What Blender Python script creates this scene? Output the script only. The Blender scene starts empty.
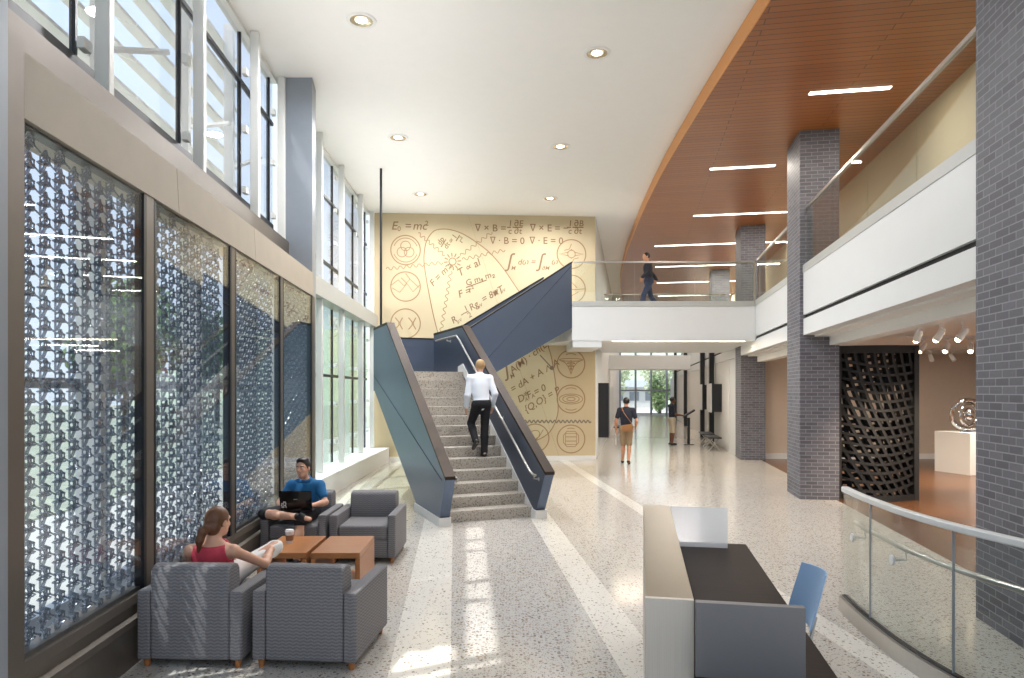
import bpy, bmesh, math, random
import numpy as np
from math import sin, cos, pi, radians, sqrt, atan2, hypot
from mathutils import Vector, Matrix
random.seed(7)
SC = bpy.context.scene
COL = SC.collection
# ------------------------------------------------------------------ helpers
def lin(r, g, b):
    f = lambda c: (c/255/12.92) if c/255 <= .04045 else ((c/255+.055)/1.055)**2.4
    return (f(r), f(g), f(b), 1)

class MB:
    """collects polygons; build() links them as one mesh object"""
    def __init__(s): s.v = []; s.f = []
    def add(s, vs, fs):
        b = len(s.v); s.v += [tuple(p) for p in vs]; s.f += [tuple(b+i for i in f) for f in fs]; return s
    def box(s, x0, x1, y0, y1, z0, z1, M=None):
        vs = [Vector((x, y, z)) for z in (z0, z1) for y in (y0, y1) for x in (x0, x1)]
        if M: vs = [M @ p for p in vs]
        return s.add(vs, [(0,2,3,1),(4,5,7,6),(0,1,5,4),(2,6,7,3),(0,4,6,2),(1,3,7,5)])
    def prism(s, poly, z0, z1):
        n = len(poly)
        a = sum(poly[i][0]*poly[(i+1)%n][1]-poly[(i+1)%n][0]*poly[i][1] for i in range(n))
        if a < 0: poly = poly[::-1]
        vs = [(p[0], p[1], z0) for p in poly]+[(p[0], p[1], z1) for p in poly]
        fs = [tuple(range(n-1,-1,-1)), tuple(range(n, 2*n))]+[(i,(i+1)%n,n+(i+1)%n,n+i) for i in range(n)]
        return s.add(vs, fs)
    def slab(s, prof, fn, t0, t1):
        """profile polygon (a,b) extruded from t0 to t1; fn(a,b,t) gives the point"""
        n = len(prof)
        vs = [fn(a, b, t0) for a, b in prof]+[fn(a, b, t1) for a, b in prof]
        fs = [tuple(range(n-1,-1,-1)), tuple(range(n, 2*n))]+[(i,(i+1)%n,n+(i+1)%n,n+i) for i in range(n)]
        return s.add(vs, fs)
    def tube(s, pts, r, n=8, closed=False, flat=1.0):
        pts = [Vector(p) for p in pts]; m = len(pts); rings = []
        for i, p in enumerate(pts):
            if closed: t = pts[(i+1)%m]-pts[i-1]
            else: t = pts[min(i+1,m-1)]-pts[max(i-1,0)]
            if t.length < 1e-9: t = Vector((0,0,1))
            t.normalize()
            up = Vector((0,0,1)) if abs(t.z) < .92 else Vector((0,1,0))
            a = t.cross(up).normalized(); b = a.cross(t)
            rr = r[i] if isinstance(r, (list, tuple)) else r
            rings.append([p+a*(rr*cos(2*pi*k/n))+b*(rr*flat*sin(2*pi*k/n)) for k in range(n)])
        base = [q for R in rings for q in R]; fs = []
        last = m if closed else m-1
        for i in range(last):
            j = (i+1) % m
            for k in range(n):
                fs.append((i*n+k, i*n+(k+1)%n, j*n+(k+1)%n, j*n+k))
        if not closed: fs += [tuple(range(n-1,-1,-1)), tuple(range((m-1)*n, m*n))]
        return s.add(base, fs)
    def lathe(s, prof, n=24, c=(0,0,0), M=None, ring=False):
        vs = []; fs = []; m = len(prof)
        for r, z in prof:
            for k in range(n):
                p = Vector((r*cos(2*pi*k/n), r*sin(2*pi*k/n), z))
                if M: p = M @ p
                vs.append(p+Vector(c))
        for i in range(m if ring else m-1):
            for k in range(n):
                j = (i+1) % m
                fs.append((i*n+k, i*n+(k+1)%n, j*n+(k+1)%n, j*n+k))
        if not ring: fs += [tuple(range(n-1,-1,-1)), tuple(range((m-1)*n, m*n))]
        return s.add(vs, fs)
    def ball(s, c, r, n=12, m=8):
        rx, ry, rz = r if isinstance(r, tuple) else (r, r, r)
        prof = [(max(1e-4, sin(pi*i/m)), -cos(pi*i/m)) for i in range(m+1)]
        return s.lathe(prof, n, c, Matrix.Diagonal((rx, ry, rz)))

def uvmap(me, rot=0.0):
    uv = me.uv_layers.new(name='UVMap'); cr, sr = cos(rot), sin(rot)
    for p in me.polygons:
        n = p.normal
        if abs(n.z) > .75:
            for li in p.loop_indices:
                c = me.vertices[me.loops[li].vertex_index].co
                uv.data[li].uv = (c.x*cr+c.y*sr, -c.x*sr+c.y*cr)
        else:
            L = hypot(n.x, n.y) or 1; tx, ty = -n.y/L, n.x/L
            for li in p.loop_indices:
                c = me.vertices[me.loops[li].vertex_index].co
                uv.data[li].uv = (c.x*tx+c.y*ty, c.z)

def link(name, me, m, parent=None, smooth=None, bevel=0, segs=2, uvrot=0.0, uv=True):
    me.name = name
    if uv: uvmap(me, uvrot)
    if m: me.materials.append(m)
    o = bpy.data.objects.new(name, me); COL.objects.link(o)
    if parent: o.parent = parent
    if bevel:
        b = o.modifiers.new('round', 'BEVEL'); b.width = bevel; b.segments = segs; b.limit_method = 'ANGLE'; b.angle_limit = radians(35)
        for p in me.polygons: p.use_smooth = True
        b.harden_normals = True
        me.set_sharp_from_angle(angle=radians(60))
    elif smooth:
        for p in me.polygons: p.use_smooth = True
        me.set_sharp_from_angle(angle=radians(smooth))
    return o

def obj(name, mb, m, parent=None, label=None, **kw):
    me = bpy.data.meshes.new(name); me.from_pydata(mb.v, [], mb.f); me.update()
    o = link(name, me, m, parent, **kw)
    if label: o['label'] = label
    return o

def tag(o, label, cat, group=None, kind=None):
    o['label'] = label; o['category'] = cat
    if group: o['group'] = group
    if kind: o['kind'] = kind
    return o

def thing(name, label, cat, loc=(0,0,0), rot=0.0, group=None):
    o = bpy.data.objects.new(name, None); COL.objects.link(o); o.empty_display_size = .1
    o.location = loc; o.rotation_euler = (0, 0, rot)
    return tag(o, label, cat, group)

def struct(name, loc=(0,0,0), rot=0.0):
    o = bpy.data.objects.new(name, None); COL.objects.link(o); o.location = loc; o.rotation_euler = (0,0,rot)
    o['kind'] = 'structure'; return o

def sobj(name, mb, m, **kw):
    o = obj(name, mb, m, **kw); o['kind'] = 'structure'; return o

def dup(root, loc, rot, label=None, group=None):
    r = root.copy(); COL.objects.link(r); r.location = loc; r.rotation_euler = (0,0,rot)
    if label: r['label'] = label
    if group: r['group'] = group
    for ch in list(root.children):
        c = ch.copy(); COL.objects.link(c); c.parent = r
        for g in list(ch.children):
            d = g.copy(); COL.objects.link(d); d.parent = c
    return r

# ------------------------------------------------------------------ materials
class NT:
    def __init__(s, name):
        s.m = bpy.data.materials.new(name); s.m.use_nodes = True
        s.t = s.m.node_tree; s.t.nodes.clear()
        s.out = s.t.nodes.new('ShaderNodeOutputMaterial')
    def n(s, typ, **kw):
        nd = s.t.nodes.new(typ)
        for k, v in kw.items():
            if k.startswith('i_'):
                key = k[2:].replace('_', ' ')
                s.set(nd, key, v)
            else: setattr(nd, k, v)
        return nd
    def set(s, nd, key, v):
        sock = nd.inputs[key] if not isinstance(key, int) else nd.inputs[key]
        if isinstance(v, bpy.types.NodeSocket): s.t.links.new(v, sock)
        else: sock.default_value = v
    def math(s, op, a, b=0.0, clamp=False):
        nd = s.t.nodes.new('ShaderNodeMath'); nd.operation = op; nd.use_clamp = clamp
        s.set(nd, 0, a); s.set(nd, 1, b); return nd.outputs[0]
    def mix(s, fac, a, b):
        nd = s.t.nodes.new('ShaderNodeMix'); nd.data_type = 'RGBA'
        s.set(nd, 0, fac); s.set(nd, 6, a); s.set(nd, 7, b); return nd.outputs[2]
    def bsdf(s, col, rough=.5, metal=0.0, bump=None, bstr=.2, bdist=.01, **kw):
        b = s.n('ShaderNodeBsdfPrincipled')
        s.set(b, 'Base Color', col); s.set(b, 'Roughness', rough); s.set(b, 'Metallic', metal)
        for k, v in kw.items(): s.set(b, k.replace('_', ' '), v)
        if bump is not None:
            bp = s.n('ShaderNodeBump'); bp.inputs['Strength'].default_value = bstr; bp.inputs['Distance'].default_value = bdist
            s.t.links.new(bump, bp.inputs['Height']); s.t.links.new(bp.outputs[0], b.inputs['Normal'])
        s.t.links.new(b.outputs[0], s.out.inputs[0]); return s.m
    def uv(s, scale=(1,1,1), rot=0.0):
        tc = s.n('ShaderNodeTexCoord'); mp = s.n('ShaderNodeMapping')
        mp.inputs['Scale'].default_value = scale; mp.inputs['Rotation'].default_value = (0,0,rot)
        s.t.links.new(tc.outputs['UV'], mp.inputs[0]); return mp.outputs[0]
    def ob(s, scale=(1,1,1)):
        tc = s.n('ShaderNodeTexCoord'); mp = s.n('ShaderNodeMapping'); mp.inputs['Scale'].default_value = scale
        s.t.links.new(tc.outputs['Object'], mp.inputs[0]); return mp.outputs[0]
    def noise(s, vec, scale, detail=3, rough=.5):
        nd = s.n('ShaderNodeTexNoise'); s.set(nd, 'Vector', vec); nd.inputs['Scale'].default_value = scale
        nd.inputs['Detail'].default_value = detail; nd.inputs['Roughness'].default_value = rough; return nd.outputs[0]

def plain(name, c, rough=.5, metal=0.0, var=.06, scale=8, bump=0.0, **kw):
    t = NT(name); nz = t.noise(t.ob(), scale, 4)
    c2 = tuple(max(0, x*(1-var*2)) for x in c[:3])+(1,)
    c3 = tuple(min(1, x*(1+var)) for x in c[:3])+(1,)
    return t.bsdf(t.mix(nz, c2, c3), rough, metal, nz if bump else None, bump or .1, .01, **kw)

def glass(name, tint=(.94,.96,.975,1), refl=1.0, rough=0.0, extra=0.0):
    t = NT(name); tr = t.n('ShaderNodeBsdfTransparent', i_Color=tint); gl = t.n('ShaderNodeBsdfGlossy', i_Roughness=rough)
    lw = t.n('ShaderNodeLayerWeight'); lw.inputs['Blend'].default_value = .5
    fac = t.math('ADD', t.math('MULTIPLY', t.math('ADD', t.math('MULTIPLY', t.math('POWER', lw.outputs['Facing'], 5.0), .96), .04), refl), extra, True)
    mx = t.n('ShaderNodeMixShader'); t.set(mx, 0, fac); t.set(mx, 1, tr.outputs[0]); t.set(mx, 2, gl.outputs[0])
    t.t.links.new(mx.outputs[0], t.out.inputs[0]); return t.m

def emit(name, c, s):
    t = NT(name); e = t.n('ShaderNodeEmission', i_Color=c, i_Strength=s); t.t.links.new(e.outputs[0], t.out.inputs[0]); return t.m

M = {}
def terrazzo(name, base, dens, stripes=False, rough=.16):
    t = NT(name); v = t.ob()
    vo = t.n('ShaderNodeTexVoronoi', i_Scale=34.0); t.set(vo, 'Vector', v)
    vs = t.n('ShaderNodeTexVoronoi', i_Scale=75.0); t.set(vs, 'Vector', v)
    sep = t.n('ShaderNodeSeparateColor'); t.set(sep, 0, vo.outputs['Color'])
    sep2 = t.n('ShaderNodeSeparateColor'); t.set(sep2, 0, vs.outputs['Color'])
    big = t.noise(v, .35, 2)
    b = t.mix(big, tuple(x*.93 for x in base[:3])+(1,), base)
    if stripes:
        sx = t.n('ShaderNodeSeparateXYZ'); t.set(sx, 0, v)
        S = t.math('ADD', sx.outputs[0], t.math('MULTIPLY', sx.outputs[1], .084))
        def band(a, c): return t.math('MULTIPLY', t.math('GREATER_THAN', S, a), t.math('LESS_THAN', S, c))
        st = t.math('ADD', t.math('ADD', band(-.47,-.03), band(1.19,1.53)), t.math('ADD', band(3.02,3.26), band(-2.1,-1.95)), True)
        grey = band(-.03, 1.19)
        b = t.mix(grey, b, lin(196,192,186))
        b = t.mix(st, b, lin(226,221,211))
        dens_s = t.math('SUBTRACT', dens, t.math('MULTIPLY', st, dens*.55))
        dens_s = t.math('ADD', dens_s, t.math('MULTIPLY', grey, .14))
    else: dens_s = dens
    # dark, brown and pale chips
    m1 = t.math('MULTIPLY', t.math('LESS_THAN', sep.outputs[0], dens_s), t.math('LESS_THAN', vo.outputs['Distance'], .40))
    m2 = t.math('MULTIPLY', t.math('LESS_THAN', sep2.outputs[0], dens_s), t.math('LESS_THAN', vs.outputs['Distance'], .45))
    chip = t.mix(sep.outputs[1], lin(92,86,82), lin(168,146,120))
    chip2 = t.mix(sep2.outputs[1], lin(84,80,78), lin(172,160,146))
    b = t.mix(t.math('MULTIPLY', m2, .75), b, chip2); b = t.mix(t.math('MULTIPLY', m1, .85), b, chip)
    return t.bsdf(b, rough, 0, **{'Specular_IOR_Level': .5})
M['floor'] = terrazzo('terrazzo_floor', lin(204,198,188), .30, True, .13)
M['tread'] = terrazzo('terrazzo_tread', lin(186,180,170), .5, False, .45)

def brick():
    t = NT('dark_brick'); uv = t.uv()
    b = t.n('ShaderNodeTexBrick'); t.set(b, 'Vector', uv)
    b.inputs['Scale'].default_value = 1; b.inputs['Brick Width'].default_value = .205; b.inputs['Row Height'].default_value = .068
    b.inputs['Mortar Size'].default_value = .0055; b.inputs['Mortar Smooth'].default_value = .2; b.inputs['Bias'].default_value = 0
    b.inputs['Color1'].default_value = lin(86,85,92); b.inputs['Color2'].default_value = lin(112,111,118); b.inputs['Mortar'].default_value = lin(150,150,156)
    nz = t.noise(uv, 40, 4); c = t.mix(t.math('MULTIPLY', nz, .5), b.outputs[0], lin(66,66,72))
    return t.bsdf(c, .6, 0, t.math('SUBTRACT', t.math('MULTIPLY', nz, .25), b.outputs['Fac']), .35, .006)
M['brick'] = brick()

def planks(name, c1, c2, w, L, rough, groove, rot=0.0, bstr=.3):
    t = NT(name); uv = t.uv(rot=rot)
    b = t.n('ShaderNodeTexBrick'); t.set(b, 'Vector', uv)
    b.inputs['Scale'].default_value = 1; b.inputs['Brick Width'].default_value = L; b.inputs['Row Height'].default_value = w
    b.inputs['Mortar Size'].default_value = groove; b.inputs['Mortar Smooth'].default_value = .1
    b.inputs['Color1'].default_value = c1; b.inputs['Color2'].default_value = c2; b.inputs['Mortar'].default_value = tuple(x*.25 for x in c1[:3])+(1,)
    mp = t.n('ShaderNodeMapping'); mp.inputs['Scale'].default_value = (1.2, 26, 1); t.set(mp, 0, uv)
    g = t.noise(mp.outputs[0], 2.0, 5, .6)
    c = t.mix(t.math('MULTIPLY', g, .4), b.outputs[0], tuple(x*.45 for x in c1[:3])+(1,))
    return t.bsdf(c, rough, 0, t.math('MULTIPLY', b.outputs['Fac'], -1.0), bstr, .004)
M['wood_ceiling'] = planks('wood_plank_ceiling', lin(162,97,42), lin(148,85,35), .14, 3.4, .36, .009)
M['wood_floor'] = planks('gallery_wood_floor', lin(116,78,50), lin(102,66,42), .09, 1.4, .25, .0015, bstr=.1)
def grain(name, a, b, rough=.35, **kw):
    t = NT(name); mp = t.n('ShaderNodeMapping'); mp.inputs['Scale'].default_value = (3, 22, 22); t.set(mp, 0, t.ob())
    g = t.noise(mp.outputs[0], 2.2, 5, .6); return t.bsdf(t.mix(g, a, b), rough, **kw)
M['table_wood'] = grain('orange_table_wood', lin(150,94,54), lin(184,126,78), .3)
M['leg_wood'] = grain('leg_wood', lin(150,92,45), lin(186,122,66), .4)
M['dark_wood'] = grain('dark_worktop_wood', lin(34,26,22), lin(52,40,34), .5, Specular_IOR_Level=.07)
M['edge_wood'] = grain('wood_ceiling_edge', lin(206,140,78), lin(220,156,92), .45)

def fabric():
    t = NT('zigzag_grey_upholstery'); uv = t.uv(); sx = t.n('ShaderNodeSeparateXYZ'); t.set(sx, 0, uv)
    ph = t.math('PINGPONG', t.math('MULTIPLY', sx.outputs[0], 38.0), 1.0)
    s = t.math('SINE', t.math('ADD', t.math('MULTIPLY', sx.outputs[1], 2*pi/.024), t.math('MULTIPLY', ph, 2.6)))
    nz = t.noise(t.ob(), 120, 3)
    f = t.math('ADD', t.math('MULTIPLY', s, .30), t.math('MULTIPLY', nz, .9), True)
    return t.bsdf(t.mix(f, lin(98,96,97), lin(138,136,138)), .9, 0, nz, .15, .004)
M['fabric'] = fabric()

def mural_mat():
    t = NT('sand_mural_panel'); v = t.ob(); a = t.noise(v, .9, 4); b = t.noise(v, 45, 2)
    c = t.mix(a, lin(192,175,142), lin(207,191,160)); c = t.mix(t.math('MULTIPLY', b, .35), c, lin(184,164,126))
    return t.bsdf(c, .75)
M['mural'] = mural_mat()
M['mural_pale'] = plain('mural_pale_ellipse', lin(203,191,156), .75, var=.04, scale=2)
M['ink'] = plain('mural_brown_ink', lin(158,126,92), .75)
M['ink_dark'] = plain('mural_dark_ink', lin(140,110,80), .75)
M['ink_grey'] = plain('mural_grey_ink', lin(130,120,104), .75)
M['white'] = plain('white_paint', lin(222,221,218), .6, var=.015, scale=3)
M['ceiling'] = plain('white_plaster_ceiling', lin(232,230,226), .8, var=.012, scale=5)
M['fascia'] = plain('white_fascia_panel', lin(216,218,218), .4, var=.012, scale=3)
M['curb'] = plain('grey_curb_metal', lin(178,180,176), .35, var=.02)
M['grey_wall'] = plain('pale_grey_wall', lin(206,207,206), .6, var=.02)
M['tan_wall'] = plain('tan_wall', lin(196,182,150), .7, var=.03)
M['gallery_wall'] = plain('gallery_wall', lin(206,190,172), .7, var=.03)
M['band'] = plain('beige_stone_band', lin(170,159,141), .6, var=.05, scale=4)
M['alu'] = plain('white_aluminium_mullion', lin(222,222,218), .4, var=.02)
M['alu_grey'] = plain('grey_painted_steel', lin(142,148,156), .4, .25, var=.03)
M['bronze'] = plain('dark_bronze_metal', lin(112,104,95), .4, .5, var=.06)
M['cap'] = plain('brown_bronze_cap', lin(58,47,39), .55, .1, var=.06, Specular_IOR_Level=.2)
M['black'] = plain('black_metal', lin(30,31,35), .4, .2, var=.05)
M['black_matt'] = plain('black_matt_paint', lin(24,23,24), .7, var=.08)
M['navy'] = plain('navy_metal_panel', lin(98,110,130), .38, .85, var=.03, scale=2)
M['navy_line'] = plain('navy_panel_joint', lin(34,42,60), .5, .2)
M['steel'] = plain('brushed_steel', lin(196,192,186), .28, .9, var=.04, scale=30)
def brushed():
    t = NT('brushed_counter_steel'); mp = t.n('ShaderNodeMapping'); mp.inputs['Scale'].default_value = (300, 300, 2); t.set(mp, 0, t.ob())
    g = t.noise(mp.outputs[0], 1.0, 3); return t.bsdf(t.mix(g, lin(176,168,156), lin(202,194,182)), .38, .5)
M['brushed'] = brushed()
M['ledge_steel'] = plain('steel_dark_reflection', lin(124,112,94), .3, .85, var=.04)  # counter steel darkened: the dark things it reflects are put into its colour
M['panel_grey'] = plain('blue_grey_laminate', lin(114,112,111), .42, .15, var=.03, scale=2)
M['blue'] = plain('light_blue_plastic', lin(156,186,218), .4, var=.02)
M['glass'] = glass('clear_glass')
M['guard_glass'] = glass('guard_glass', (.93,.96,.95,1), 1.2)
M['screen_glass'] = glass('screen_glass', (.95,.97,.98,1), 1.0)
M['green_glass'] = glass('green_tinted_glass', (.84,.93,.89,1), 1.2)
def frosted():
    t = NT('frosted_glass'); tr = t.n('ShaderNodeBsdfTransparent', i_Color=(.95,.97,1,1)); df = t.n('ShaderNodeBsdfTranslucent', i_Color=(.85,.88,.9,1)); d2 = t.n('ShaderNodeBsdfDiffuse', i_Color=(.82,.85,.88,1))
    m1 = t.n('ShaderNodeMixShader'); t.set(m1, 0, .5); t.set(m1, 1, df.outputs[0]); t.set(m1, 2, d2.outputs[0])
    m2 = t.n('ShaderNodeMixShader'); t.set(m2, 0, .42); t.set(m2, 1, tr.outputs[0]); t.set(m2, 2, m1.outputs[0])
    t.t.links.new(m2.outputs[0], t.out.inputs[0]); return t.m
M['frosted'] = frosted()
def knot_mat():
    t = NT('grey_cast_glass'); p = t.n('ShaderNodeBsdfPrincipled', i_Roughness=.15, i_Metallic=.3)
    t.set(p, 'Base Color', lin(142,148,156)); tr = t.n('ShaderNodeBsdfTransparent', i_Color=(.78,.82,.88,1))
    mx = t.n('ShaderNodeMixShader'); t.set(mx, 0, .52); t.set(mx, 1, tr.outputs[0]); t.set(mx, 2, p.outputs[0])
    t.t.links.new(mx.outputs[0], t.out.inputs[0]); return t.m
M['knot'] = knot_mat()
M['louver'] = plain('pale_louver_metal', lin(222,218,212), .5, var=.02)
M['lamp'] = emit('warm_lamp', (1, .86, .66, 1), 9.0)
M['lamp_white'] = emit('white_lamp', (1, .93, .82, 1), 6.0)
M['spot_lamp'] = emit('track_lamp_glow', (1, .78, .5, 1), 14.0)
M['reflector'] = plain('gold_reflector', lin(206,190,160), .25, .8)
M['chrome'] = plain('polished_chrome', lin(220,220,220), .06, 1.0, var=.01)
M['gloss_black'] = plain('gloss_black_plastic', lin(18,18,20), .12, var=.02)
M['grass'] = plain('lawn_grass', lin(176,180,158), .9, var=.25, scale=3)
M['paving'] = plain('pale_outdoor_paving', lin(206,202,192), .8, var=.06, scale=2)
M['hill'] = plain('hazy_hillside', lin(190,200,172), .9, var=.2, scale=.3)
M['leaf1'] = plain('leaf_mid_green', lin(138,164,104), .6, var=.3, scale=4)
M['leaf2'] = plain('leaf_dark_green', lin(96,132,92), .6, var=.3, scale=4)
M['leaf3'] = plain('leaf_yellow_green', lin(190,198,136), .6, var=.25, scale=4)
M['leaf_hazy'] = plain('hazy_leaf_green', lin(206,214,178), .7, var=.15, scale=3)  # far leaves lightened, distance haze mixed into the colour
M['bark'] = plain('tree_bark', lin(96,80,66), .9, var=.2, scale=12)
# ------------------------------------------------------------------ frames of the place
KL = .066                                   # left façade leans this much in x per metre of y
KW = .1757                                  # right wing direction
def WP(a, Y): return (a+KW*Y, Y)
ANG_L = atan2(1, -KL); ANG_W = -math.atan(KW)
def left_pt(c, Y): return (-c-KL*Y, Y)
TH = radians(22); SU = (-sin(TH), cos(TH)); SV = (cos(TH), sin(TH))
def ST(u, v, z=0): return Vector((SU[0]*u+SV[0]*v, SU[1]*u+SV[1]*v, z))
ZC = 7.05; ZW = 6.80; ZU = 4.25

# ------------------------------------------------------------------ camera, world, sun
cam = bpy.data.cameras.new('camera'); camo = bpy.data.objects.new('camera', cam); COL.objects.link(camo)
cam.lens = 24; cam.sensor_width = 36; cam.sensor_fit = 'HORIZONTAL'; cam.shift_y = 52/1024; cam.clip_end = 400
camo.location = (0, 0, 2); camo.rotation_euler = (radians(90), 0, 0); SC.camera = camo
w = bpy.data.worlds.new('sky'); SC.world = w; w.use_nodes = True
nt = w.node_tree; bg = nt.nodes['Background']
tc = nt.nodes.new('ShaderNodeTexCoord'); sp = nt.nodes.new('ShaderNodeSeparateXYZ'); cr = nt.nodes.new('ShaderNodeValToRGB')
nt.links.new(tc.outputs['Generated'], sp.inputs[0]); nt.links.new(sp.outputs[2], cr.inputs[0]); nt.links.new(cr.outputs[0], bg.inputs[0])
cr.color_ramp.elements[0].position = 0.0; cr.color_ramp.elements[0].color = (.84, .91, 1.0, 1)
cr.color_ramp.elements[1].position = .7; cr.color_ramp.elements[1].color = (.55, .72, 1.0, 1)
bg.inputs[1].default_value = .92
sun = bpy.data.lights.new('sun', 'SUN'); so = bpy.data.objects.new('sun', sun); COL.objects.link(so)
sun.energy = 3.4; sun.angle = radians(.6); sun.color = (1, .96, .90)
sd = Vector((.42, .22, -.88)).normalized(); so.rotation_euler = sd.to_track_quat('-Z', 'Y').to_euler(); so.location = (-8, -4, 9)
SC.view_settings.view_transform = 'Standard'; SC.view_settings.look = 'None'; SC.view_settings.gamma = 1
SC.view_settings.use_curve_mapping = False; SC.view_settings.exposure = 0.62
SC.cycles.max_bounces = 12; SC.cycles.diffuse_bounces = 7; SC.cycles.glossy_bounces = 4; SC.cycles.transparent_max_bounces = 24; SC.cycles.transmission_bounces = 6
SC.cycles.use_denoising = True; SC.cycles.sample_clamp_indirect = 6
SC.cycles.caustics_reflective = False; SC.cycles.caustics_refractive = False
def area(name, loc, size, power, rotz=0, color=(1,.93,.84), down=True, sizey=None, parent=None):
    l = bpy.data.lights.new(name, 'AREA'); l.energy = power; l.color = color; l.shape = 'RECTANGLE' if sizey else 'DISK'; l.size = size
    if sizey: l.size_y = sizey
    o = bpy.data.objects.new(name, l); COL.objects.link(o); o.location = loc; o.rotation_euler = (0, 0, rotz)
    if parent: o.parent = parent
    return o
LP_DOWN=100; LP_LIN=40; LP_CEIL_FILL=36
# ================================================================== THE SETTING
YM = lambda x: 19.60+KL*x                   # mural wall line
MX0, MX1 = -3.95, 2.42                      # mural wall ends
A_L = MX1-KW*YM(MX1)                        # corridor left wall, in wing coordinate a
YEND = 57.0
fl = MB().prism([(-2.35,-1.5),(-3.9,19.35),(MX1,19.76),WP(A_L,YEND),WP(3.75,YEND),WP(3.75,-1.5)], -.12, 0)
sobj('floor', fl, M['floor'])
sobj('floor_gallery', MB().prism([WP(3.75,-1.5),WP(3.75,20.4),(16,20.4),(16,-1.5)], -.12, 0), M['wood_floor'], uvrot=radians(12))
sobj('ceiling', MB().prism([(-3.2,-.6),(-4.35,19.6),(MX1,20.0),WP(A_L,YEND),WP(6.2,YEND),WP(6.2,-.6)], ZC, ZC+.2), M['ceiling'])
# wood ceiling with its curved edge
crv = [(2.9,2.0),(3.05,5.0),(3.17,8.4),(3.18,9.5),(3.2,11.4),(3.26,13.8),(3.36,16.0),(3.57,19.1),(3.9,22.9),(4.0,23.9),(4.4,27.3),(4.98,31.2),(6.06,37.3),(7.6,46),(9.5,YEND)]
def smooth(pts, k=6):
    out = []
    for i in range(len(pts)-1):
        p0 = pts[max(i-1,0)]; p1 = pts[i]; p2 = pts[i+1]; p3 = pts[min(i+2,len(pts)-1)]
        for j in range(k):
            t = j/k
            out.append(tuple(.5*((2*p1[c])+(-p0[c]+p2[c])*t+(2*p0[c]-5*p1[c]+4*p2[c]-p3[c])*t*t+(-p0[c]+3*p1[c]-3*p2[c]+p3[c])*t**3) for c in range(len(p1))))
    out.append(tuple(pts[-1])); return out
crv = smooth(crv, 4)
wc = struct('ceiling_wood')
ZWT = ZC-.005
obj('soffit', MB().prism(crv+[WP(6.1,YEND),WP(6.1,2.0)], ZW, ZWT), M['wood_ceiling'], wc, uvrot=ANG_W)
edge = MB()
for (x0,y0),(x1,y1) in zip(crv[:-1], crv[1:]):
    L = hypot(x1-x0,y1-y0); nx, ny = -(y1-y0)/L*.02, (x1-x0)/L*.02
    edge.prism([(x0,y0),(x1,y1),(x1+nx,y1+ny),(x0+nx,y0+ny)], ZW-.015, ZWT)
obj('edge_band', edge, M['edge_wood'], wc)
# mural wall (wall_back), corridor walls, gallery walls
sobj('wall_back', MB().prism([(MX0,YM(MX0)+.036),(MX1,YM(MX1)+.036),(MX1,YM(MX1)+.35),(MX0,YM(MX0)+.35)], 0, ZC), M['white'])
sobj('wall_corridor_left', MB().prism([WP(A_L,YM(MX1)+.05),WP(A_L,YEND),WP(A_L-.3,YEND),WP(A_L-.3,YM(MX1)+.36)], 0, ZC), M['grey_wall'])
wr = sobj('wall_corridor_right', MB().prism([WP(3.2,22.4),WP(3.2,YEND),WP(3.5,YEND),WP(3.5,22.4)], 0, 3.03), M['white'])
sobj('wall_gallery_end', MB().prism([(7.3,20.1),(16,20.1),(16,20.4),(7.3,20.4)], 0, 3.1), M['gallery_wall'])
sobj('baseboard_gallery', MB().prism([(7.3,20.08),(16,20.08),(16,20.1),(7.3,20.1)], 0, .16), M['white'])
sobj('wall_gallery_right', MB().prism([(15.8,-1.5),(16,-1.5),(16,20.1),(15.8,20.1)], 0, 3.1), M['gallery_wall'])
sobj('ceiling_gallery', MB().prism([WP(3.86,-1),WP(3.86,20.4),(16,20.4),(16,-1)], 3.08, 3.2), M['white'])
hd = sobj('trim_gallery_header', MB().prism([WP(3.62,-1),WP(3.62,22.4),WP(3.86,22.4),WP(3.86,-1)], 2.84, 3.03), M['white'])
sobj('wall_upper_right', MB().prism([WP(5.0,-1),WP(5.0,44),WP(5.3,44),WP(5.3,-1)], 4.2, ZW), M['tan_wall'])
sobj('wall_pier_return', MB().prism([WP(3.22,20.9),WP(3.22,22.4),WP(3.6,22.4),WP(3.6,20.9)], 0, 3.03), M['grey_wall'])
# baseboard under the mural
sobj('baseboard_back', MB().prism([(MX0,YM(MX0)-.03),(MX1,YM(MX1)-.03),(MX1,YM(MX1)+.03),(MX0,YM(MX0)+.03)], 0, .13), M['white'])
# near left wall return outside the frame, gives the corner its column
sobj('wall_left', MB().prism([(-2.30,-1.5),(-2.45,2.2),(-3.2,2.2),(-3.0,-1.5)], 0, ZC), M['grey_wall'])
# ---- upper floor: balcony strip and bridge as one slab with white fascia
uf = struct('floor_upper')
obj('deck', MB().prism([WP(3.36,-1),WP(3.36,YEND-4),WP(5.3,YEND-4),WP(5.3,-1)], 3.05, ZU-.02), M['white'], uf)
bridge = [(1.56,17.56),WP(3.30,17.56),WP(3.30,23.4),WP(A_L+.02,23.4),(MX1,YM(MX1)+.0),(.60,YM(.60)-.03),ST(17.28,7.98)[:2]]
obj('bridge', MB().prism(bridge, 3.31, ZU-.03), M['fascia'], uf)
obj('bridge_face', MB().prism([(1.54,17.48),WP(3.17,17.48),WP(3.17,17.56),(1.54,17.56)], 3.29, 4.17), M['fascia'], uf)
obj('bridge_curb', MB().prism([(1.54,17.46),WP(3.17,17.46),WP(3.17,17.60),(1.54,17.60)], 4.17, 4.30), M['curb'], uf)
obj('edge_beam', MB().prism([(1.56,17.5),(2.30,17.5),(2.30,19.6),(1.56,19.6)], 3.12, 3.31), M['fascia'], uf)
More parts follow.
